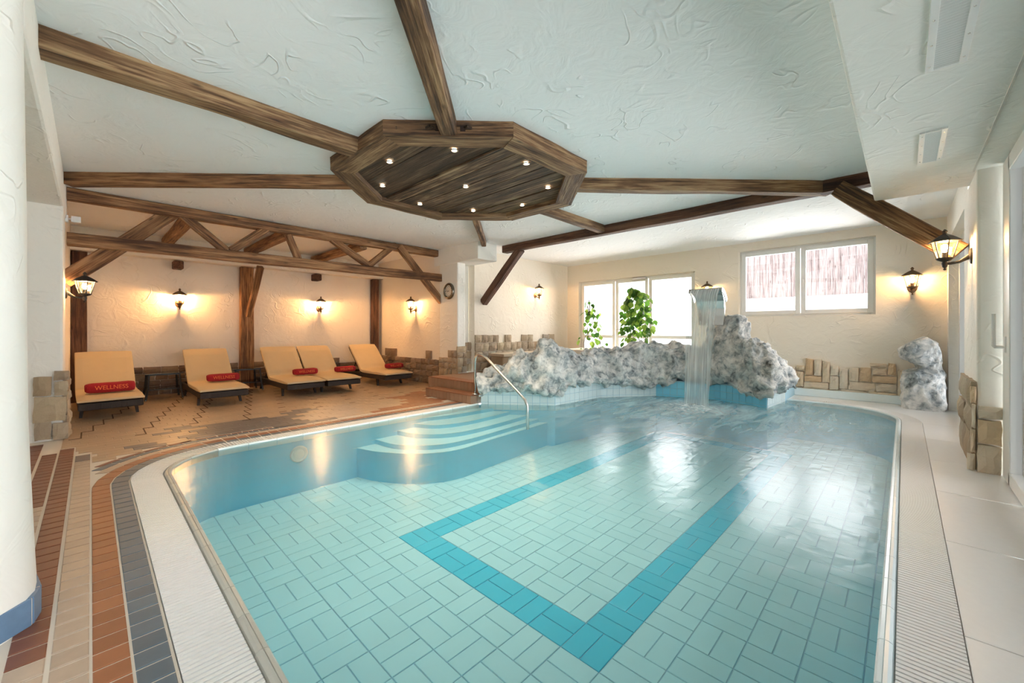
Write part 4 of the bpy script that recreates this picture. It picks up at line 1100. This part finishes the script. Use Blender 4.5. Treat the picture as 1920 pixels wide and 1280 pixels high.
# towels
tc = bpy.data.curves.new('lettering', 'FONT'); tc.body = 'WELLNESS'; tc.size = .062; tc.extrude = .0012; tc.align_x = 'CENTER'; tc.align_y = 'CENTER'
to = bpy.data.objects.new('tmp_text', tc); COL.objects.link(to); bpy.context.view_layer.update()
tme = bpy.data.meshes.new_from_object(to.evaluated_get(bpy.context.evaluated_depsgraph_get())); bpy.data.objects.remove(to)
tme.materials.clear(); tme.materials.append(THREAD)
def make_towel():
    r = empty('folded_towel', (0, 0, 0), label='x', cat='towel', group='red towels on the loungers')
    b = MB(); n = 22; prof = []
    for k in range(n):
        a = 2*PI*k/n; e = (abs(math.cos(a))**3.2+abs(math.sin(a))**3.2)**(-1/3.2); prof.append((.085*e*math.cos(a), .055+.052*e*math.sin(a)))
    vs = []; NX = 16
    for i in range(NX+1):
        x = -.21+.42*i/NX; k = .84 if i in (0, NX) else .95 if i in (1, NX-1) else 1
        for y, z in prof:
            d = .004*noise.noise((x*9, y*20, z*20)); vs.append((x+.010*noise.noise((y*20, z*20, 3))*(1 if i in (0, NX) else 0), y*k+d, .055+(z-.055)*k+d+.003))
    fs = [(i*n+(k+1) % n, i*n+k, (i+1)*n+k, (i+1)*n+(k+1) % n) for i in range(NX) for k in range(n)]+[tuple(range(n)), tuple(NX*n+k for k in range(n-1, -1, -1))]
    b.add(vs, fs); b.obj('roll', REDT, r, smooth=True, world=False)
    b = MB(); b.tube([(-.212, -.05, .03), (-.214, -.055, .075), (-.214, -.01, .095), (-.214, .045, .085), (-.214, .05, .045), (-.214, .01, .03), (-.214, -.02, .05), (-.214, .01, .07)], .008, 6); b.obj('fold_edge', REDT, r, world=False)
    o = link('lettering', tme, r, world=False, matrix=Matrix.Translation((.0, -.0905, .062)) @ Matrix.Rotation(math.radians(84), 4, 'X'))
    return r
tow = make_towel()
TW_ = [((208, 730), .08, 'red towel printed in orange on the leftmost lounger', 1.1), ((419, 710), -.05, 'red towel on the second lounger from the left', 1.0), ((565, 697), 0, 'red towel on the left lounger of the middle pair', .95), ((646, 693), 0, 'red towel on the right lounger of the middle pair', .9), ((739, 687), 0, 'red towel on the rightmost lounger', .9)]
for i, ((px, py), a, lab, sc) in enumerate(TW_):
    o = tow if i == 0 else copy_tree(tow)
    p = onZ(px, py, .335); o.location = (p.x, min(max(p.y, LG[i][1]+.16), LG[i][1]+.78), .297); o.rotation_euler = (0, 0, a); o['label'] = lab; o.scale = (sc, sc, sc*1.15)
# glass side tables
TGL = m_glass('smoked_glass', (.30, .32, .32), 1.0)
def make_table():
    r = empty('side_table', (0, 0, 0), label='x', cat='side table', group='glass side tables between the loungers')
    b = MB(); b.box((-.24, -.24, .425), (.24, .24, .435)); b.obj('glass_top', TGL, r, world=False, bevel=.003)
    b = MB(); b.box((-.21, -.21, .18), (.21, .21, .188)); b.obj('glass_shelf', TGL, r, world=False)
    for sx in (-1, 1):
        for sy in (-1, 1):
            b = MB(); b.tube([(sx*.19, sy*.19, .425), (sx*.205, sy*.205, .2), (sx*.23, sy*.23, .02)], .016, 8); lg = b.obj('leg', BLACK, r, world=False)
            b = MB(); b.lathe([(.001, 0), (.014, 0), (.017, .012), (.012, .024), (.001, .024)], 10, (sx*.23, sy*.23, 0)); b.obj('foot_cap', STEEL, lg, world=False)
    b = MB()
    for s_ in (-1, 1): b.box((-.19, s_*.19-.012, .405), (.19, s_*.19+.012, .424)); b.box((s_*.19-.012, -.19, .405), (s_*.19+.012, .19, .424)); b.box((-.2, s_*.2-.01, .168), (.2, s_*.2+.01, .18))
    b.obj('table_frame', BLACK, r, world=False)
    return r
tb = make_table()
for i, (x, y, lab) in enumerate(((.83, 9.05, 'black glass side table right of the leftmost lounger'), (1.99, 9.02, 'black glass side table before the middle post'))):
    o = tb if i == 0 else copy_tree(tb)
    o.location = (x, y, 0); o['label'] = lab

# ================================================================== ceiling vents, wall device
def vent(p0, p1, q0, q1, label, ns):
    x0, x1, y0, y1 = p0, p1, q0, q1
    r = empty('ceiling_vent', ((x0+x1)/2, (y0+y1)/2, ZS), label=label, cat='vent', group='vents in the soffit')
    z1, z0 = ZS+.001, ZS-.012; fw = .028
    b = MB(); b.box((x0, y0, z0), (x1, y0+fw, z1)); b.box((x0, y1-fw, z0), (x1, y1, z1)); b.box((x0, y0+fw, z0), (x0+fw*.7, y1-fw, z1)); b.box((x1-fw*.7, y0+fw, z0), (x1, y1-fw, z1)); b.obj('vent_frame', WHITEF, r, bevel=.002)
    b = MB(); b.box((x0+.015, y0+.02, ZS-.0015), (x1-.015, y1-.02, ZS)); b.obj('vent_back', plain('vent_dark', (.10, .13, .12), .8), r)
    L = x1-x0-2*fw*.7
    sb = MB(); h_ = L/ns*.5; sb.add([(h_, y0+fw, z0+.001), (0, y0+fw, ZS-.002), (0, y1-fw, ZS-.002), (h_, y1-fw, z0+.001), (h_+.003, y0+fw, z0+.001), (.003, y0+fw, ZS-.002), (.003, y1-fw, ZS-.002), (h_+.003, y1-fw, z0+.001)], [(0, 1, 2, 3), (7, 6, 5, 4), (0, 4, 5, 1), (1, 5, 6, 2), (2, 6, 7, 3), (3, 7, 4, 0)]); sm_ = sb.mesh('slat', WHITEF)
    for i in range(ns): link('slat', sm_, r, matrix=Matrix.Translation((x0+fw*.7+(i+.15)*L/ns, 0, 0)))
    for x in [x0+.06+i*(x1-x0-.12)/max(1, int((x1-x0)/.2)) for i in range(int((x1-x0)/.2)+1)]:
        for y in (y0+fw/2, y1-fw/2):
            b = MB(); b.lathe([(.001, -.002), (.004, -.002), (.005, 0), (.001, 0)], 8, (x, y, z0)); b.obj('screw', STEEL, r)
vent(1.75, 2.90, -.222, -.078, 'long white ceiling vent at the top right corner', 52)
vent(3.78, 4.46, -.208, -.075, 'small white ceiling vent above the sliding door', 28)
dv = empty('wall_device', (XL, 7.09, 2.44), label='small white projector lamp high on the left pillar by the truss', cat='device')
b = MB(); b.box((XL-.01, 7.16, 2.42), (XL+.02, 7.24, 2.50)); b.obj('bracket', WHITEP, dv, bevel=.004)
b = MB(); b.tube([(XL+.02, 7.20, 2.46), (XL+.05, 7.20, 2.46)], .012, 8); b.box((XL+.04, 7.16, 2.425), (XL+.12, 7.24, 2.495)); b.obj('housing', WHITEP, dv, bevel=.006)

# ================================================================== ivy
lb = MB(); lb.add([(0, 0, 0), (-.35, .18, .03), (-.46, .50, .0), (-.22, .80, -.05), (0, 1.0, -.12), (.22, .80, -.05), (.46, .50, .0), (.35, .18, .03), (0, .5, .07)], [(0, 8, 1), (1, 8, 2), (2, 8, 3), (3, 8, 4), (4, 8, 5), (5, 8, 6), (6, 8, 7), (7, 8, 0)])
leafme = lb.mesh('leaf', LEAFM, True)
def ivy(base, label, nleaf, shape, lsize, seed):
    rs = random.Random(seed); r = empty('ivy_plant', base, label=label, cat='plant', group='climbing plants before the glazed door')
    b = MB(); hh = shape[-1][0]
    for k in range(5):
        a = rs.uniform(0, 6.28); pts = []
        for i in range(9):
            z = hh*i/8*rs.uniform(.97, 1.0); rad = interp(z, [(s_[0], s_[1]) for s_ in shape])*.55; oy = interp(z, [(s_[0], s_[2]) for s_ in shape])
            pts.append((base[0]+rad*math.cos(a+i*.5)*.6, base[1]+oy+rad*math.sin(a+i*.5), base[2]+z))
        b.tube(pts, .006, 5)
    b.obj('stem', STEM, r)
    for i in range(nleaf):
        z = hh*(rs.random()**.9); w = interp(z, [(s_[0], s_[1]) for s_ in shape]); oy = interp(z, [(s_[0], s_[2]) for s_ in shape]); a = rs.uniform(0, 6.28); q = math.sqrt(rs.random())*w
        p = Vector((base[0]+q*math.cos(a)*.7, base[1]+oy+q*math.sin(a), base[2]+z)); s_ = lsize*rs.uniform(.6, 1.15)
        M = Matrix.Translation(p) @ Matrix.Rotation(a+rs.uniform(-.8, .8)-PI/2, 4, 'Z') @ Matrix.Rotation(rs.uniform(-1.9, -.6), 4, 'X') @ Matrix.Rotation(rs.uniform(-.5, .5), 4, 'Y') @ Matrix.Diagonal((s_, s_, s_, 1))
        link('leaf', leafme, r, matrix=M)
ivy((7.60, 5.035, .72), 'sparse leafy ivy, the shorter plant left of the waterfall', 75, [(0, .40, 0), (.25, .36, 0), (.4, .20, .02), (.8, .20, .0), (1.10, .07, .10)], .13, 3)
ivy((7.60, 3.95, .72), 'dense tall ivy bush nearest the waterfall', 295, [(0, .16, 0), (.15, .32, 0), (.6, .37, 0), (1.05, .33, 0), (1.2, .16, .0), (1.3, .05, .14)], .14, 5)
